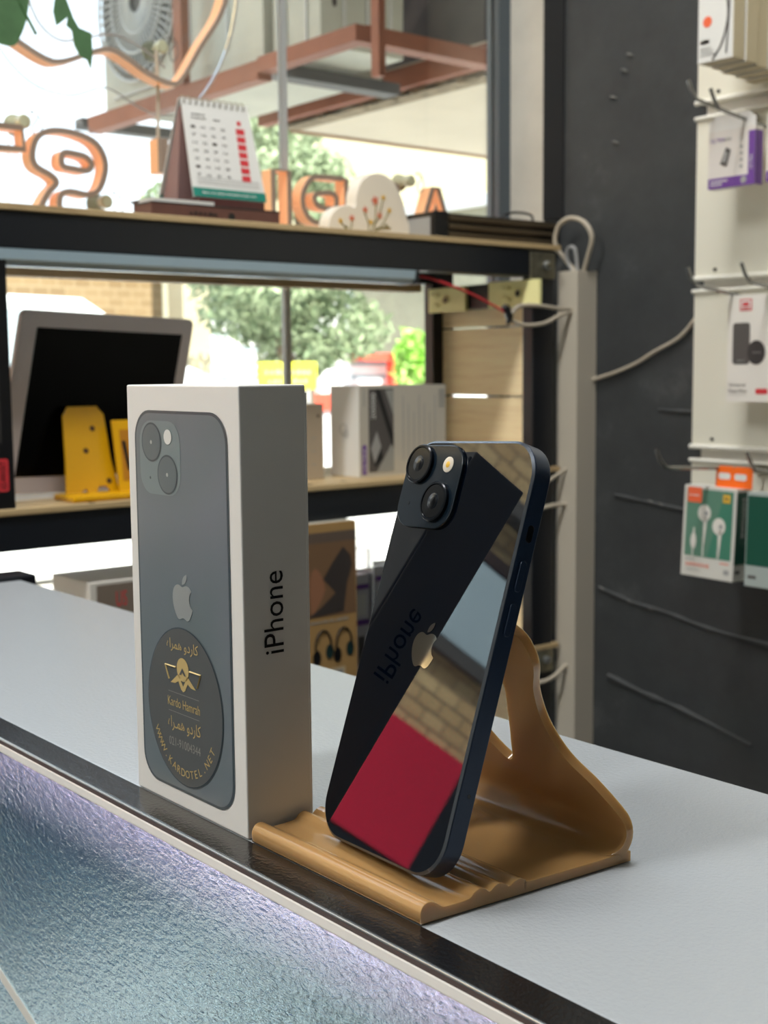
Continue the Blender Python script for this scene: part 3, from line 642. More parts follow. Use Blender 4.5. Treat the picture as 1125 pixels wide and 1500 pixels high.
# power bank box
pb = MB(); x0, x1, y0, y1, z0, z1 = -1.466, -1.400, 1.104, 1.264, ZL, .1490
pb.box((x0, y0, z0), (x1, y1, z1), mat('grey_white_card', rgb(196, 190, 176), .5)); pb.rect(x0+.0006, z0+.0006, x1-.0006, z1-.0006, PAPER, frame((0, y0, 0), (1, 0, 0), (0, 0, 1)), .0003)
FB = frame((x1, y0, z0), (0, 1, 0), (0, 0, 1))
pb.rect(.016, .006, .061, .122, GREYC, FB)
pb.flat([(.030, .0061), (.0605, .0061), (.0605, .050)], GREYP, FB, .0005).flat([(.028, .121), (.036, .121), (.0605, .058), (.0605, .036)], BLACK, FB, .0006).flat([(.046, .12), (.0605, .12), (.0605, .085)], GREYP, FB, .0005)
pb.flat([(.019, .036), (.027, .012), (.041, .026), (.032, .058)], BLACK, FB, .0007).flat([(.019, .039), (.026, .018), (.038, .041), (.030, .063)], GREYL, FB, .0008)
FBv = FB @ Matrix(((0, -1, 0, 0), (1, 0, 0, 0), (0, 0, 1, 0), (0, 0, 0, 1)))
pb.text('20000', .098, -.024, .008, PAPER, FBv, .0010, width=.036)
pb.flat(rrect(.004, .003, .012, .045, .004), PURP, FB, .0005).text('ULTRA', .024, -.008, .0045, PAPER, FBv, .0008, width=.032)
pb.rect(.0075, .098, .0095, .122, GREYP, FB)
for k in range(7): pb.rect(.078+k*.010, .020, .0795+k*.010, .112-(k % 3)*.012, GREYL, FB)
for k in range(5): pb.rect(.146, .094+k*.0055, .158, .0975+k*.0055, GREYP, FB)
FB2 = frame((x0, y0, 0), (1, 0, 0), (0, 0, 1))
pb.tube([(p[0], p[1], .0006) for p in circ(.030, .088, .008, n=14)], .0006, GREYL, 4, True, FB2).tube([(p[0], p[1], .0006) for p in circ(.035, .082, .005, n=12)], .0006, GREYL, 4, True, FB2)
o = pb.build('power_bank_box', None, .0008); o['label'] = 'white and beige power bank box marked 20000 on the lower shelf'; o['category'] = 'box'
b = MB(); b.box((-1.47, .955, ZL), (-1.42, 1.0575, .1255), mat('beige_card', rgb(176, 160, 138), .55)); FB = frame((-1.42, 1.0, ZL), (0, 1, 0), (0, 0, 1)); b.rect(.046, .085, .050, .088, BLACK, FB)
for k in range(3): b.rect(.036, .02+k*.018, .044, .0215+k*.018, GREYP, FB)
o = b.build('small_beige_box', None, .001); o['label'] = 'small plain beige box between the white phone box and power bank box'; o['category'] = 'box'

# ------------------------------------------------------------------ things on the bottom shelf, below
ZB = -.2495
b = MB(); x0, x1, y0, y1, z1 = -1.42, -1.336, .895, 1.046, -.0262
b.box((x0, y0, ZB), (x1, y1, z1), KRAFT); b.rect(x0+.001, y0+.001, x1-.001, y1-.001, mat('pale_card', rgb(206, 204, 190), .5), frame((0, 0, z1), (1, 0, 0), (0, 1, 0)))
FB = frame((x1, y0, ZB), (0, 1, 0), (0, 0, 1)); hh = z1-ZB
b.rect(.002, .100, .1485, hh-.012, mat('photo_brown', rgb(120, 92, 66), .5), FB)
b.rect(.002, hh-.0255, .150, hh-.012, mat('photo_brown_dark', rgb(98, 84, 74), .5), FB, .0004)
b.flat(smooth([(.095, .150, 0), (.112, .172, 0), (.128, .190, 0), (.140, .178, 0), (.143, .165, 0), (.134, .140, 0), (.128, .104, 0), (.07, .101, 0), (.09, .112, 0), (.115, .130, 0)], 1, True)[::1], mat('photo_headphone', rgb(58, 52, 50), .45), FB, .0006)
b.flat(smooth([(.074, .15, 0), (.082, .165, 0), (.092, .155, 0), (.098, .135, 0), (.086, .115, 0), (.076, .105, 0)], 2, True), mat('photo_skin', rgb(150, 104, 76), .6), FB, .0005)
b.marks(.090, .094, .095, .004, 18, GREYP, FB)
for q in (.094, .128):
    b.tube([(q+.013*math.cos(t_), .060+.022*math.sin(t_), .0006) for t_ in [math.radians(a) for a in range(-15, 200, 15)]], .0016, BLACK, 5, F=FB)
    b.flat(circ(q-.011, .047, .0065, .010, 16), BLACK, FB, .0009).flat(circ(q+.010, .053, .0065, .010, 16), mat('teal_dark', rgb(20, 48, 48), .4), FB, .0009)
b.rect(.098, .006, .130, .030, TAN, FB).rect(.104, .008, .126, .027, GREYL, FB, .0005)
for k in range(9): b.rect(.105+k*.0023, .010, .1058+k*.0023, .025, BLACK, FB, .0007)
o = b.build('headphone_box', None, .001); o['label'] = 'brown headphone box with pictured headphones on the bottom shelf'; o['category'] = 'box'
b = MB(); b.box((-1.46, .672, ZB), (-1.36, .845, -.0720), mat('white_box_card', rgb(210, 206, 198), .5)); FB = frame((-1.36, .70, -.0720), (0, 1, 0), (0, 0, 1))
b.rect(-.020, -.172, .1445, -.004, mat('taupe_card', rgb(120, 108, 96), .5), FB).text('US', .012, -.022, .018, RED, FB @ Matrix.Rotation(0, 4, 'Z'), width=.014)
o = b.build('taupe_box', None, .001); o['label'] = 'white and taupe box with small red mark low at left behind counter'; o['category'] = 'box'
def clearpack(y0_, y1_, zt, label):
    r_ = thing('clear_package', (-1.38, (y0_+y1_)/2, ZB), label, 'package', 'clear packages beside the headphone box')
    MB().box((-1.41, y0_, ZB), (-1.352, y1_, zt), glass('clear_plastic_box', (.97, .98, 1, 1), 1.3, .1)).build('clear_case', r_, .002)
    b = MB(); b.box((-1.400, y0_+.004, ZB+.002), (-1.358, y1_-.004, zt-.035), mat('grey_insert', rgb(206, 206, 212), .5))
    FB_ = frame((-1.358, y0_+.004, ZB), (0, 1, 0), (0, 0, 1)); ww = y1_-y0_-.008; H_ = zt-ZB
    b.rect(0, H_-.055, ww, H_-.048, PURP, FB_).rect(0, .075, ww, .083, PURP, FB_).rect(ww*.2, .088, ww*.8, H_-.062, PAPER, FB_)
    b.rect(ww*.3, .02, ww*.7, .06, GREYC, FB_); b.build('insert_card', r_)
clearpack(1.052, 1.088, -.070, 'narrow clear package with purple stripe right of the headphone box')
clearpack(1.092, 1.165, -.062, 'wider clear package with purple stripe, farthest right beside the phone')

# ------------------------------------------------------------------ white panel with hanging goods
pn = thing('slat_panel', (-.5, 1.48, -.1), 'white slotted display panel fixed on the dark wall', 'display panel')
def slat(z0, z1):
    b = MB(); b.box((-1.1195, 1.472, z0), (.4, 1.499, z1), PANEL); return b
zz = [(.0480+.012, .2755), (.2755+.014, .506), (.506+.018, .78), (.80, 1.1), (-.062, .044)]
for (z0, z1) in zz:
    b = slat(z0, z1); b.build('slat_board', pn, .001)
    b = MB(); b.tube([(-1.1205, 1.470, z0+.001), (.4, 1.470, z0+.001)], .0035, PANELLIP, 8); b.tube([(-1.1205, 1.470, z1-.002), (.4, 1.470, z1-.002)], .003, PANELLIP, 8); b.build('slat_edge', pn)
    for X in (-1.085, -.6):
        b = MB(); b.tube([(X, 1.473, z0+.012), (X, 1.470, z0+.012)], .0025, BLACK, 8); b.build('screw', pn)
MB().box((-1.116, 1.489, -.062), (.4, 1.4995, 1.1), WHITEPL).build('backing', pn)
def hook(x, z, tip, label, up=.022):
    h = thing('display_hook', (x, 1.468, z), label, 'hook', 'wire hooks on the white panel')
    MB().box((x-.012, 1.462, z-.006), (x+.012, 1.4695, z+.006), GALV).build('hook_plate', h)
    MB().tube([(x, 1.465, z), (x, tip+.01, z+.012), (x, tip, z+.0135), (x, tip-.010, z+.022), (x, tip-.018, z+.013+up)], .0024, HOOKM, 8).build('wire', h)
    return h
hook(-1.034, .490, 1.358, 'bare chrome hook above the purple and white adapter pack')
hook(-.990, .470, 1.345, 'short chrome hook at right edge over the purple packs')
hook(-1.018, .259, 1.342, 'chrome hook at left over the black magnet plate card')
hook(-.962, .262, 1.375, 'chrome hook at right edge over the magnet card')
hook(-.999, .036, 1.263, 'long chrome hook carrying the earphone boxes')
hook(-.948, .030, 1.375, 'short chrome hook right of the orange hanger')
# cable boxes at the top
for k in range(5):
    y = 1.345+k*.024
    b = MB(); X_ = -1.0235+.002*(k % 2)
    b.box((X_, y, .5415-.002*k), (X_+.052, y+.0225, .68), mat('tan_white_card', rgb(206, 192, 160), .55))
    FB = frame((X_, y, .5415-.002*k), (1, 0, 0), (0, 0, 1)); b.rect(.0004, .0004, .0516, .138, PAPER, FB)
    if k == 0:
        b.flat(circ(.014, .048, .0065, n=24), OR, FB, .0006).rect(.004, .022, .017, .027, OR, FB)
        for j in range(3): b.rect(.004, .008+j*.004, .026-j*.003, .0095+j*.004, GREYL, FB)
        b.tube(smooth([(.030, .11, .001), (.040, .08, .001), (.044, .05, .001), (.036, .02, .001), (.022, .002, .001)], 4), .0012, GREYC, 5, F=FB).tube(smooth([(.045, .11, .001), (.046, .07, .001), (.044, .03, .001), (.042, .006, .001)], 4), .0012, GREYC, 5, F=FB)
    o = b.build('cable_box', None, .0006); o['category'] = 'box'; o['group'] = 'cable boxes at the top of the panel'
    o['label'] = ['frontmost white cable box with orange dot on the top hook', 'second cable box behind the one with orange dot', 'middle cable box of the row on the top hook', 'fourth cable box from the front on the top hook', 'rearmost cable box of the row nearest the panel'][k]
MB().tube([(-.997, 1.466, .655), (-.997, 1.335, .667), (-.997, 1.325, .69)], .0024, HOOKM, 8).build('display_hook', label='topmost chrome hook carrying the cable boxes', category='hook', group='wire hooks on the white panel')
# adapter packs
for k, X_ in enumerate((-1.0443, -.958)):
    b = MB(); ty = 1.398
    b.box((X_, ty, .3965), (X_+.070, ty+.016, .468), mat('pack_white', rgb(224, 218, 212), .4)); FB = frame((X_, ty, .3965), (1, 0, 0), (0, 0, 1))
    b.prism([(0, .071), (.070, .071), (.070, .082), (.060, .090), (.010, .090), (0, .082)], -.001, -.0002, mat('pack_clear_white', rgb(228, 226, 222), .4), FB)
    b.rect(.0, .0, .0702, .013, PURP, FB).rect(.060, .0, .0702, .066, PURP, FB, .0004)
    FR = frame((X_+.070, ty, .3965), (0, 1, 0), (0, 0, 1)); b.rect(.0004, 0, .0156, .066, PURP, FR)
    b.text('ULTRA', .014, .060, .005, PURP, FB, .0006).marks(.030, .060, .012, .004, 4, GREYL, FB)
    b.flat([(.018, .030), (.028, .026), (.034, .046), (.027, .050)], GREYC, FB, .0006).flat([(.021, .033), (.026, .031), (.030, .043), (.026, .045)], GREYL, FB, .0008)
    for j in range(4): b.flat(circ(.050, .024+j*.008, .0022, n=10), GREYL, FB, .0006)
    b.rect(.004, .008, .030, .0095, PAPER, FB, .0008).rect(.004, .004, .022, .0055, PAPER, FB, .0008).flat(circ(.054, .007, .0045, n=16), GREYL, FB, .0008)
    FBv = FB @ Matrix(((0, -1, 0, 0), (1, 0, 0, 0), (0, 0, 1, 0), (0, 0, 0, 1)))
    b.text('ULTRA', .028, -.065, .004, PAPER, FBv, .0009)
    o = b.build('adapter_pack', None, .0008); o['category'] = 'package'; o['group'] = 'purple and white adapter packs'
    o['label'] = ['purple and white adapter pack fully in view on the panel', 'purple and white adapter pack cut by the right edge'][k]
# magnet plate card
b = MB(); X_, ty = -1.0240, 1.418
b.box((X_, ty, .1255), (X_+.100, ty+.010, .262), mat('card_white', rgb(228, 224, 216), .45)); FB = frame((X_, ty, .1255), (1, 0, 0), (0, 0, 1))
b.rect(.018, .116, .036, .131, RED, FB).rect(.0195, .1175, .0345, .1295, PAPER, FB, .0005).rect(.022, .122, .032, .127, RED, FB, .0007).rect(.0205, .1185, .0335, .1205, RED, FB, .0007)
b.flat(rrect(.008, .048, .034, .101, .004), GREYC, FB).flat(circ(.044, .063, .0135, .0155), mat('charcoal_print', rgb(60, 58, 58), .4), FB, .0005)
b.marks(.021, .053, .012, .0015, 5, GREYL, FB).marks(.045, .063, .012, .0015, 5, GREYL, FB, .0008)
b.text('Universal', .016, .022, .0045, GREYC, FB, width=.025).text('Metal Plate', .017, .014, .0045, GREYC, FB, width=.028).rect(.003, .009, .03, .0095, GREYL, FB)
b.flat(rrect(.044, .010, .062, .017, .002), RED, FB)
o = b.build('magnet_plate_card', None, .0008); o['label'] = 'white card with black magnet plates hanging under the middle hook'; o['category'] = 'package'
# earphone boxes
er = thing('earphone_box', (-.99, 1.38, -.09), 'green and white earphone box with orange hanger, fully visible', 'box', 'earphone boxes')
FE = frame((-1.0395, 1.348, -.0965), (1, 0, -.02), (.13, .03, 1))
b = MB(FE); b.box((0, 0, -.030), (.080, .117, 0), mat('ear_white', rgb(216, 214, 206), .4)); b.rect(.0045, .0265, .0755, .113, GRN, None).flat([(.040, .0265), (.0755, .0265), (.0755, .113), (.062, .113)], mat('green_print_b', rgb(70, 132, 110), .35), None, .0004)
b.flat(rrect(.006, .0955, .028, .1150, .002), OR, None, .0007).marks(.017, .105, .017, .002, 6, PAPER, None, .0009)
b.rect(.060, .0985, .071, .109, YELP, None, .0007).marks(.0655, .104, .006, .003, 3, GREYC, None, .0009)
EW = mat('earbud_print', rgb(226, 222, 214), .4)
for (a, c_) in ((.033, .083), (.056, .068)):
    b.flat(circ(a, c_, .0098, .0108), EW, None, .0007).flat([(a-.001, c_-.005), (a+.005, c_-.004), (a+.002, c_-.04), (a, c_-.04)][::-1], EW, None, .0007).rect(a-.0008, .0265, a+.0012, c_-.03, EW, None, .0007).flat(circ(a+.003, c_, .003), GREYL, None, .0009)
b.flat(circ(.018, .046, .0045, .011, 16), EW, None, .0007).rect(.0165, .0265, .0185, .04, EW, None, .0007).rect(.0170, .055, .0195, .063, EW, None, .0007)
b.text('EARPHONE', .026, .0155, .005, OR, None, .0006, width=.036).rect(.006, .0215, .022, .0228, GREYP, None).rect(.060, .021, .073, .0222, OR, None).rect(.066, .008, .074, .014, GREYL, None).rect(.008, .008, .03, .009, GREYL, None)
b.build('carton', er, .0006)
FR = FE @ frame((.080, 0, 0), (0, 0, -1), (0, 1, 0))
b = MB(FR); b.rect(.001, .0215, .029, .113, DGRN).rect(.004, .010, .014, .014, GREYC)
b.text('EARPHONE', .0, .0, .006, PAPER, Matrix.Translation((.015, .08, 0)) @ Matrix.Rotation(-PI/2, 4, 'Z'), width=.05); b.build('side_print', er, label='dark green carton side')
b = MB(FE @ Matrix.Translation((.036, .117, -.016))); b.prism([(0, 0), (.054, 0), (.054, .024), (.050, .027), (.028, .027), (.026, .024), (.024, .027), (.005, .027), (0, .020)], -.0006, .0006, mat('orange_plastic', rgb(255, 112, 28), .4)); b.flat(rrect(.004, .010, .022, .018, .003), PAPER, None, .0009).flat(rrect(.028, .010, .046, .018, .003), PAPER, None, .0009); b.build('hanger_tab', er, label='bright orange hanging tab')
e2 = thing('earphone_box', (-.90, 1.40, -.09), 'second earphone box at the right edge, mostly cut by the frame', 'box', 'earphone boxes')
FE2 = frame((-.954+.006, 1.352, -.1005), (1, 0, 0), (.05, .03, 1))
b = MB(FE2); b.box((.003, 0, -.030), (.080, .117, 0), mat('ear_grey', rgb(170, 180, 176), .3)); b.rect(.0045, .0265, .0775, .113, DGRN, None).rect(.008, .010, .02, .014, GREYC, None); b.build('carton', e2, .0006)

# ------------------------------------------------------------------ plant leaves top left
def leafmesh(pts, F, m, name, parent):
    n = len(pts); c_ = (sum(p[0] for p in pts)/n, sum(p[1] for p in pts)/n)
    b = MB(F); b.prism([(p[0], p[1]) for p in pts], -.0004, .0004, m); return b.build(name, parent)
pl = thing('hanging_plant', (-1.45, .60, .60), 'hanging green plant tip with broad leaves at the top left corner', 'plant')
FL = frame((-1.45, 0, 0), (0, 1, 0), (0, 0, 1))
b = MB(FL); b.prism([(p[0], p[1]) for p in smooth([(.58, .72, 0), (.645, .66, 0), (.664, .61, 0), (.662, .578, 0), (.652, .553, 0), (.642, .543, 0), (.62, .546, 0), (.59, .56, 0), (.56, .62, 0)], 4, True)], -.001, .001, LEAFG); b.build('leaf', pl)
b = MB(frame((-1.442, 0, 0), (.15, 1, 0), (0, 0, 1))); b.prism([(p[0], p[1]) for p in [(.661, .586), (.668, .572), (.674, .556), (.680, .546), (.694, .542), (.6945, .520), (.692, .503), (.688, .513), (.680, .516), (.674, .527), (.672, .542), (.666, .547), (.668, .556), (.660, .549), (.655, .545), (.652, .560), (.654, .572)]], -.001, .001, LEAFG); b.build('leaf', pl)
b = MB(); b.tube([(-1.45, .60, .80), (-1.45, .625, .66), (-1.45, .65, .60), (-1.448, .672, .56)], .002, LEAFG, 6); b.build('stem', pl)

# ------------------------------------------------------------------ neon sign seen from behind
FN = frame((-1.575, 0, 0), (0, 1, 0), (0, 0, 1)); RP = [(-.0030, -.012), (.0030, -.012), (.0030, .012), (-.0030, .012)]
def neon(nm, paths, label, back=None):
    t_ = thing(nm, (-1.575, paths[0][0][0][0], paths[0][0][0][1]), label, 'sign letter', 'neon letters in the shop window')
    for k, (p, cl) in enumerate(paths):
        b = MB(FN); b.tube([(q[0], q[1], 0) for q in p], 1, ORANGE, closed=cl, up=(0, 0, 1), prof=RP, smooth=False)
        b.tube([(q[0], q[1], .0130) for q in p], 1, NEONB, closed=cl, up=(0, 0, 1), prof=[(-.0036, -.0012), (.0036, -.0012), (.0036, .0012), (-.0036, .0012)], smooth=False)
        b.build('neon_tube', t_)
    if back:
        b = MB(FN); b.prism(back, -.0155, -.0125, ACRYL); b.build('acrylic_back', t_)
    return t_
sm2 = lambda pts, n=4, c=False: [(q[0], q[1]) for q in smooth([(p[0], p[1], 0) for p in pts], n, c)]
neon('letter_s', [(sm2([(.722, .340), (.722, .375), (.733, .397), (.745, .411), (.738, .420), (.718, .430), (.714, .445), (.722, .466), (.742, .476), (.775, .4755), (.803, .465), (.815, .440), (.806, .410), (.790, .400), (.765, .402), (.752, .398), (.748, .385), (.752, .365)]), False),
    (sm2([(.753, .443), (.757, .450), (.772, .450), (.788, .447), (.795, .438), (.788, .430), (.77, .431), (.755, .433)], 3, True), True)], 'letter S of the amber neon sign, seen from behind at left',
    sm2([(.700, .35), (.696, .47), (.72, .495), (.77, .497), (.81, .49), (.835, .455), (.832, .41), (.815, .38), (.80, .35)], 3, True))
neon('letter_t', [([(.60, .4755), (.7015, .4745), (.7035, .449), (.665, .448), (.60, .449)], False)], 'letter T of the amber neon sign at the left edge of the window', [(.60, .44), (.712, .44), (.712, .485), (.60, .487)])
neon('letter_o', [(sm2([(.785, .36), (.786, .372), (.80, .3765), (.817, .372), (.818, .36)], 3), False)], 'low neon letter end peeping over the top shelf right of the S', None)
neon('letter_e', [([(.897, .482), (.897, .438), (.905, .438), (.905, .482)], True)], 'letter E of the neon sign mostly hidden behind the calendar')
neon('letter_l', [([(1.0795, .350), (1.0795, .4575), (1.1075, .4575), (1.1075, .350)], False)], 'letter L of the amber neon sign right of the calendar')
def pee(y, lab):
    neon('letter_p', [(sm2([(y+.060, .390), (y+.012, .388), (y-.008, .405), (y-.010, .428), (y+.004, .449), (y+.022, .4545), (y+.070, .4545)], 4)+[(y+.070, .35)], False), ([(y+.058, .35), (y+.060, .390)], False),
        (sm2([(y+.010, .4225), (y+.018, .430), (y+.048, .431), (y+.048, .411), (y+.020, .411)], 3, True), True)], lab)
pee(1.142, 'letter P of the amber neon sign left of the ceramic heart'); pee(1.242, 'letter P of the amber neon sign hidden behind the ceramic heart')
neon('letter_a', [([(1.345, .35), (1.385, .4560), (1.397, .4560), (1.437, .35)], False), ([(1.365, .35), (1.391, .428), (1.417, .35)], False)], 'letter A of the amber neon sign between heart and power supply')
ap = thing('neon_apple', (-1.575, .85, .60), 'large neon apple outline on clear acrylic at the window top', 'sign')
b = MB(FN); cvp = sm2([(.690, .585), (.7337, .5645), (.7616, .5640), (.8195, .5870), (.85, .580), (.8800, .5650), (.9146, .5560), (.9329, .5640), (.9641, .6110), (.9983, .6616), (1.015, .72), (1.02, .80)], 5)
b.tube([(p[0], p[1], 0) for p in cvp], 1, ORANGE, up=(0, 0, 1), prof=RP, smooth=False)
b.tube([(p[0], p[1], .0130) for p in cvp], 1, NEONB, up=(0, 0, 1), prof=[(-.003, -.0015), (.003, -.0015), (.003, .0015), (-.003, .0015)], smooth=False); b.build('neon_tube', ap)
edge = sm2([(.640, .66), (.675, .59), (.70, .555), (.735, .532), (.78, .527), (.83, .543), (.868, .528), (.905, .517), (.945, .525), (.985, .560), (1.02, .62), (1.04, .70), (1.04, .80), (.66, .80)], 4, True)
b = MB(FN); b.prism(edge, -.0155, -.0125, ACRYL); b.tube([(p[0], p[1], -.008) for p in edge], .0010, GREYL, 4, True); b.build('acrylic_sheet', ap)
inner = sm2([(.715, .67), (.735, .615), (.765, .594), (.80, .602), (.845, .612), (.89, .598), (.918, .580)], 5)
b = MB(FN); b.tube([(p[0], p[1], -.006) for p in inner], .0014, GREYL, 5); b.build('acrylic_edge', ap)
def knob(y, z, label):
    k_ = thing('suction_knob', (-1.58, y, z), label, 'knob', 'acrylic fixing knobs of the neon sign')
    b = MB(frame((-1.588, y, z), (0, 1, 0), (0, 0, 1))); b.lathe([(.014, -.02), (.012, -.012), (.007, -.004), (.009, .004), (.009, .012), (.007, .014)], mat('knob_pale', rgb(206, 208, 176), .3, Transmission_Weight=.3), n=18); b.build('knob_body', k_)
    b = MB(frame((-1.572, y, z), (0, 1, 0), (0, 0, 1))); b.tube(smooth([(.006, .012, 0), (.014, .004, .004), (.008, -.006, .002), (.012, -.018, 0), (.020, -.008, .003), (.016, .010, .002)], 4, True), .0008, GREYC, 5, True); b.build('thin_wire', k_)
knob(.711, .486, 'pale fixing knob between the neon T and S'); knob(.822, .395, 'pale fixing knob low right of the neon S'); knob(.912, .606, 'pale fixing knob with wires on the neon apple'); knob(1.352, .466, 'pale fixing knob above the neon A')
o = MB().tube([(-1.578, .9035, .60), (-1.578, .9045, .54), (-1.578, .9015, .45)], .0022, CABLE, 6).build('sign_cord'); o['label'] = 'white cord hanging down from the neon apple behind the calendar'; o['category'] = 'cord'

# ------------------------------------------------------------------ outside, overhead
ac = thing('air_conditioner', (-2.6, 1.72, .80), 'outdoor air conditioner unit with round fan grille on the brown frame', 'air conditioner')
ya = 1.571
b = MB(); b.box((-3.0, ya, .812), (-2.30, ya+.32, 1.42), ACW); b.box((-2.60, ya-.004, .86), (-2.585, ya, 1.40), ACG); b.box((-2.95, ya-.006, .836), (-2.66, ya, .843), ACG); b.box((-2.44, ya-.004, .86), (-2.43, ya, 1.40), ACG); b.build('casing', ac, .008)
FG = frame((-2.815, ya-.001, 1.045), (1, 0, 0), (0, 0, 1))
b = MB(FG); b.flat(circ(0, 0, .182, n=48), ACD, None, .001)
for r in (.185, .165, .12, .075, .03): b.tube([(p[0], p[1], .010) for p in circ(0, 0, r, n=40)], .0035 if r in (.185, .12, .075) else .0018, ACG, 5, True)
for k in range(54):
    a = 2*PI*k/54; b.tube([(.03*math.cos(a), .03*math.sin(a), .012), (.185*math.cos(a+.12), .185*math.sin(a+.12), .006)], .0026, ACG, 4, smooth=False, caps=False)
b.build('fan_grille', ac, label='round wire fan grille')
ac2 = thing('air_conditioner', (-2.05, 1.72, .80), 'second outdoor air conditioner, plain casing right of the fan unit', 'air conditioner')
b = MB(); b.box((-2.285, 1.585, .812), (-2.12, 1.80, 1.42), ACW)
for X in (-2.24, -2.17): b.box((X, 1.581, .82), (X+.008, 1.585, 1.40), ACG)
for Y in (1.64, 1.70, 1.76): b.box((-2.12, Y, .82), (-2.116, Y+.008, 1.40), ACG)
for (Y, z) in ((1.67, .95), (1.73, .865), (1.62, .90), (1.78, .98)): b.flat(circ(Y, z, .006, .010, 10), DKBROWN, frame((-2.1195, 0, 0), (0, 1, 0), (0, 0, 1)))
b.build('casing', ac2, .008)
fr = thing('steel_frame', (-2.4, 1.7, .75), 'brown painted steel frame carrying the air conditioners outside', 'frame')
def rail(lo, hi, m=STEELBR): MB().box(lo, hi, m).build('rail', fr, .001)
rail((-2.96, 1.50, .752), (-2.22, 1.535, .790)); rail((-2.22, 1.50, .765), (-1.90, 1.535, .795))
rail((-2.86, 1.93, .800), (-1.68, 1.958, .845))
rail((-3.03, 1.50, .770), (-2.99, 1.95, .795), STEELDK); rail((-2.30, 1.55, .775), (-2.25, 1.90, .80), STEELDK); rail((-1.95, 1.535, .770), (-1.91, 1.93, .80))
MB().box((-2.545, 1.50, .79), (-2.510, 1.520, 1.6), STEELBR).build('upright', fr)
MB().box((-1.850, 1.495, .690), (-1.828, 1.510, 1.6), STEELBR).build('upright', fr)
cn = thing('canopy_slab', (-2.3, 2.9, .79), 'cream plastered canopy slab with broken edge above the window', 'canopy')
b = MB(); b.box((-2.80, 1.99, .79), (-1.66, 4.2, .87), SLAB); b.build('slab', cn)
b = MB(); pts = []
n_ = 40; vs = []; fs = []
for i in range(n_+1):
    X = -2.80+1.13*i/n_; a = random.uniform(0, .03); vs += [(X, 1.96+random.uniform(-.012, .02), .793+random.uniform(-.01, .012)), (X, 1.965+a, .835+random.uniform(-.012, .02)), (X, 2.01, .872)]
for i in range(n_):
    for j in (0, 1): fs.append((3*i+j, 3*i+3+j, 3*i+4+j, 3*i+1+j))
fs.append((0, 1, 2)); b.add(vs, fs, SLABE); b.add([(-2.8, 1.96, .790), (-1.67, 1.96, .790), (-1.67, 2.01, .788), (-2.8, 2.01, .788)], [(0, 1, 2, 3)], SLABE); b.build('broken_edge', cn)
b = MB(); b.box((-2.815, 2.0, .785), (-2.795, 4.2, .80), mat('slab_drip_edge', rgb(150, 120, 92), .8)); b.build('drip_edge', cn)
struct(MB().box((-2.75, 2.20, .87), (-1.66, 2.30, 2.4), DKBROWN), 'wall_outside')
for k, (pts, r, lab) in enumerate((([(-2.06, 2.05, 1.15), (-2.02, 2.04, .98), (-1.93, 2.03, .93), (-1.84, 2.04, 1.0), (-1.82, 2.06, 1.12)], .010, 'grey hose loop hanging at the left of the dark recess'), ([(-1.98, 2.14, 1.15), (-1.90, 2.12, .99), (-1.80, 2.10, .93), (-1.70, 2.10, .905)], .012, 'thick grey hose sweeping down right of the dark recess'), ([(-1.90, 2.0, 1.10), (-1.84, 2.0, 1.0), (-1.76, 2.0, 1.01), (-1.70, 2.0, 1.06)], .006, 'thin grey hose nearest the window frame at the top'))):
    o = MB().tube(smooth(pts, 6), r, ACG, 8).build('drain_hose'); o['label'] = lab; o['category'] = 'hose'; o['group'] = 'hoses outside above the canopy'

# ------------------------------------------------------------------ across the street
STREET = mat('pale_pavement', rgb(226, 222, 214), .9, var=.08, vscale=2)
struct(MB().box((-14, -14, -1.15), (-1.75, 16, -1.0), STREET), 'ground')
BRK = brick('tan_brick', rgb(138, 116, 84), rgb(122, 100, 70), rgb(150, 132, 102), 4)
o = MB().box((-8.6, 1.6, -1.0), (-8.3, 4.75, 1.12), BRK).build('brick_wall'); o['label'] = 'low tan brick wall across the street, far left'; o['category'] = 'wall'
VW = mat('bright_white_paint', rgb(240, 242, 242), .5)
van = thing('white_van', (-7.2, 3.0, -1.0), 'white parked vehicle roofline below the brick wall', 'car')
b = MB(frame((-6.6, 0, 0), (0, 1, 0), (0, 0, 1))); b.prism([(1.2, -.97), (4.35, -.97), (4.45, -.3), (4.30, .10), (3.9, .22), (3.3, .58), (1.6, .62), (1.2, .5)], -1.1, 0, VW, smooth=False); b.build('body', van, .06, 3)
b = MB(frame((-6.6, 0, 0), (0, 1, 0), (0, 0, 1)))
for yc in (1.9, 3.98): MB(frame((-6.6, 0, 0), (0, 1, 0), (0, 0, 1))).tube([(yc, -.72, .01), (yc, -.72, -.22)], .28, BLACK, 20).build('wheel', van)
b = MB(frame((-6.6, 0, 0), (0, 1, 0), (0, 0, 1))); b.flat([(2.0, .18), (3.35, .18), (3.15, .5), (2.0, .52)], mat('van_window', rgb(176, 190, 196), .1), None, .02); b.build('side_window', van)
BEI = mat('beige_pillar', rgb(180, 170, 142), .8, var=.1, vscale=3)
o = MB().box((-8.0, 4.62, -1.0), (-7.8, 4.84, 1.5), BEI).build('street_pillar'); o['label'] = 'beige pillar at the left edge of the tree across the street'; o['category'] = 'pillar'
MOT = mat('mottled_cream_wall', rgb(168, 166, 146), .8, var=.18, vscale=5)
o = MB().box((-9.0, 4.84, -1.0), (-8.7, 6.3, 1.0), MOT).build('cream_wall'); o['label'] = 'mottled cream wall behind the tree across the street'; o['category'] = 'wall'
sf = thing('shopfront', (-8.7, 6.9, -1.0), 'pale shopfront with ribbed shutters and red band across the street', 'building')
SHU = mat('pale_blue_shutter', rgb(172, 186, 192), .5)
b = MB(); b.box((-8.68, 5.2, -1.0), (-8.6, 8.6, .95), SHU)
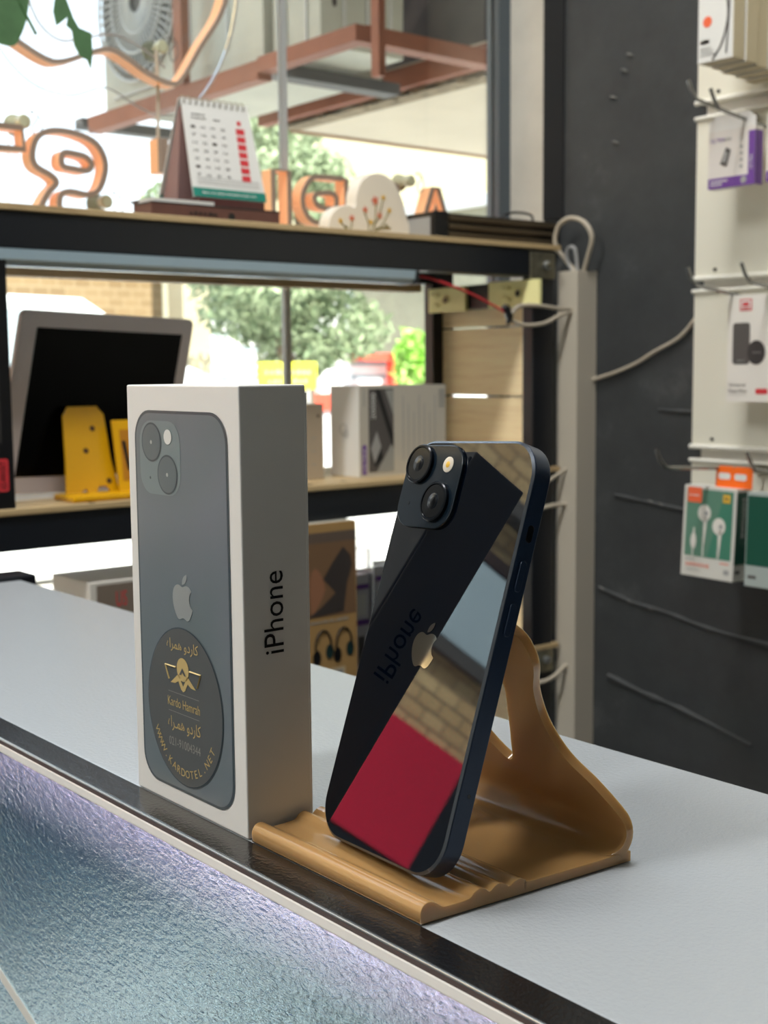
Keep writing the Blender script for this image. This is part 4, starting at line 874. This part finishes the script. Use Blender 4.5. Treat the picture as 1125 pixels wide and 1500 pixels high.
for k in range(16): b.box((-8.6, 5.2, -.9+k*.115), (-8.575, 8.6, -.83+k*.115), VW)
b.build('shutter', sf)
REDB = mat('red_band', rgb(226, 84, 62), .6)
MB().box((-8.57, 5.2, -.16), (-8.46, 7.2, -.02), REDB).build('red_band', sf, label='red stripe across the shopfront')
MB().box((-8.55, 6.60, .24), (-8.45, 7.6, .40), REDB).build('red_board', sf, label='red fascia board')
MB().box((-8.6, 6.30, -1.0), (-8.5, 6.62, .9), VW).build('white_pillar', sf)
MB().box((-8.5, 7.0, -1.0), (-8.42, 7.08, .4), REDB).build('red_post', sf)
PUG = mat('purple_paint', rgb(176, 150, 206), .6)
b = MB(); b.box((-7.9, 6.0, -1.0), (-7.8, 7.8, -.22), VW)
FP_ = frame((-7.8, 0, 0), (0, 1, 0), (0, 0, 1))
for (y_, z_) in ((5.98+.1, -.35), (6.2, -.5), (6.5, -.4)): b.flat([(y_, z_-.15), (y_+.12, z_-.1), (y_+.2, z_+.1), (y_+.08, z_+.06)], PUG, FP_, .004)
b.rect(6.55, -.95, 6.60, -.25, REDB, FP_, .006); b.flat([(6.28, -.95), (6.31, -.95), (6.52, -.3), (6.49, -.3)], GREYL, FP_, .006)
o = b.build('white_hoarding'); o['label'] = 'low white hoarding with purple marks and a red line across the street'; o['category'] = 'hoarding'
YB_ = mat('yellow_banner', rgb(222, 220, 60), .6)
b = MB(); b.box((-5.62, 3.76, .07), (-5.60, 4.13, .215), YB_); b.marks(3.945, .165, .30, .03, 9, TAN, frame((-5.60, 0, 0), (0, 1, 0), (0, 0, 1)), .003).marks(3.945, .115, .26, .025, 8, TAN, frame((-5.60, 0, 0), (0, 1, 0), (0, 0, 1)), .003)
b.box((-5.62, 3.80, -1.0), (-5.605, 3.82, .07), GREYL).box((-5.62, 4.07, -1.0), (-5.605, 4.09, .07), GREYL)
o = b.build('yellow_banner'); o['label'] = 'yellow banner on posts in front of the tree outside'; o['category'] = 'banner'
CRW = mat('pale_yellow_wall', rgb(182, 176, 146), .85, var=.08, vscale=1.5)
bl = thing('cream_building', (-9.2, 7.6, -1.0), 'tall pale yellow building behind the tree, right of the window joint', 'building')
MB().box((-9.9, 5.9, -1.0), (-9.4, 11.0, 2.6), CRW).build('facade', bl)
MB().box((-8.3, 6.45, 1.32), (-4.9, 6.55, 1.40), VW).build('white_eave', bl)
MB().box((-8.3, 6.5, .30), (-4.9, 6.58, 1.32), MOT).build('lower_wing', bl)
def foliage(name, centre, rad, n, size, mats, seed, parent, flat=.6):
    rd = random.Random(seed); b = MB(); cl = []
    for k in range(16):
        a = rd.uniform(0, 2*PI); rr_ = rd.uniform(.2, .85); cl.append((centre[0]+rad[0]*rr_*math.cos(a), centre[1]+rad[1]*rr_*math.cos(a*1.7+k), centre[2]+rad[2]*rr_*math.sin(a), rd.uniform(.28, .5)))
    for i in range(n):
        c_ = cl[i % len(cl)]; d = Vector((rd.gauss(0, 1), rd.gauss(0, 1), rd.gauss(0, 1))).normalized()*rd.uniform(.3, 1)**.5
        p = Vector((c_[0]+d.x*c_[3]*rad[0], c_[1]+d.y*c_[3]*rad[1], c_[2]+d.z*c_[3]*rad[2]))
        x = Vector((rd.gauss(0, 1), rd.gauss(0, 1), rd.gauss(0, 1))).normalized(); y = x.orthogonal().normalized(); s_ = size*rd.uniform(.6, 1.3)
        b.add([tuple(p-x*s_), tuple(p-y*s_*.4), tuple(p+x*s_), tuple(p+y*s_*.4)], [(0, 1, 2, 3)], mats[i % len(mats)])
    return b.build(name, parent)
TG1 = mat('tree_leaf_grey_green', rgb(140, 154, 120), .7); TG2 = mat('tree_leaf_pale', rgb(164, 178, 142), .7); TG3 = mat('tree_leaf_deep', rgb(116, 134, 100), .7)
BARK = mat('bark', rgb(110, 92, 74), .9)
t_ = thing('street_tree', (-6.6, 4.6, -1.0), 'broad grey-green tree across the street behind the window joint', 'tree')
foliage('foliage', (-6.6, 4.55, .66), (.6, .85, .50), 9500, .036, [TG1, TG2, TG3], 3, t_)
MB().tube([(-6.6, 4.75, -1.0), (-6.62, 4.7, -.2), (-6.6, 4.6, .5), (-6.55, 4.55, .9)], [.07, .06, .05, .03], BARK, 8).build('trunk', t_)
t_ = thing('street_tree', (-8.0, 5.9, -1.0), 'taller pale green tree crown seen beside the canopy tip', 'tree')
foliage('foliage', (-8.0, 5.70, 1.65), (.5, .62, .42), 4500, .038, [TG1, TG2, TG2], 5, t_)
MB().tube([(-8.0, 5.8, -1.0), (-8.02, 5.8, .5), (-8.0, 5.75, 1.6)], [.08, .07, .03], BARK, 8).build('trunk', t_)
BG1 = mat('bright_leaf', rgb(140, 200, 70), .6); BG2 = mat('bright_leaf_pale', rgb(186, 222, 120), .6)
t_ = thing('street_shrub', (-5.6, 4.85, -1.0), 'bright green shrub beside the red post across the street', 'shrub')
foliage('foliage', (-5.6, 4.83, .24), (.2, .17, .20), 900, .04, [BG1, BG2], 9, t_)
MB().tube([(-5.6, 4.85, -1.0), (-5.6, 4.87, .2)], [.03, .02], BARK, 6).build('stem', t_)
# street scene farther left (seen only in the phone's back glass)
ls = thing('brick_shop', (-8.2, -4.5, -1.0), 'tan brick shop across the street with grey glass and a red shutter', 'building')
BR2 = brick('tan_brick_large', rgb(222, 198, 152), rgb(196, 166, 122), rgb(140, 120, 96), 2.2)
MB().box((-8.6, -9, -1.0), (-8.2, -1, 6), BR2).build('facade', ls)
MB().box((-8.2, -5.3, 1.98), (-8.1, -3.6, 2.62), mat('grey_blue_glass', rgb(190, 214, 228), .4)).build('shop_window', ls, label='grey-blue shop window')
MB().box((-8.2, -6.5, 1.86), (-8.05, -2.5, 1.96), STEELDK).build('window_ledge', ls)
MB().box((-8.2, -6.5, 3.02), (-7.95, -2.5, 3.14), STEELDK).build('cornice', ls)
MB().box((-8.2, -6.5, 2.64), (-8.1, -2.5, 2.74), DKBROWN).build('window_head', ls)
MB().box((-8.2, -5.15, .40), (-8.08, -3.2, 1.28), mat('crimson_shutter', rgb(214, 22, 62), .5)).build('shutter', ls, label='crimson roller shutter')
MB().box((-8.2, -6.6, -1.0), (-8.1, -3.0, .38), BLACK).build('dark_base', ls)
MB().box((-8.2, -6.6, .38), (-8.12, -5.15, 1.22), BLACK).build('dark_door', ls)

# ------------------------------------------------------------------ ceiling lamps (bodies)
for (y, lab) in ((-1.2, 'white ceiling lamp body at the far side of the shop'), (.55, 'white ceiling lamp body over the counter')):
    o = MB().box((-.89, y-.62, 1.83), (-.61, y+.62, 1.90), WHITEPL).build('ceiling_lamp', None, .005); o['label'] = lab; o['category'] = 'lamp'
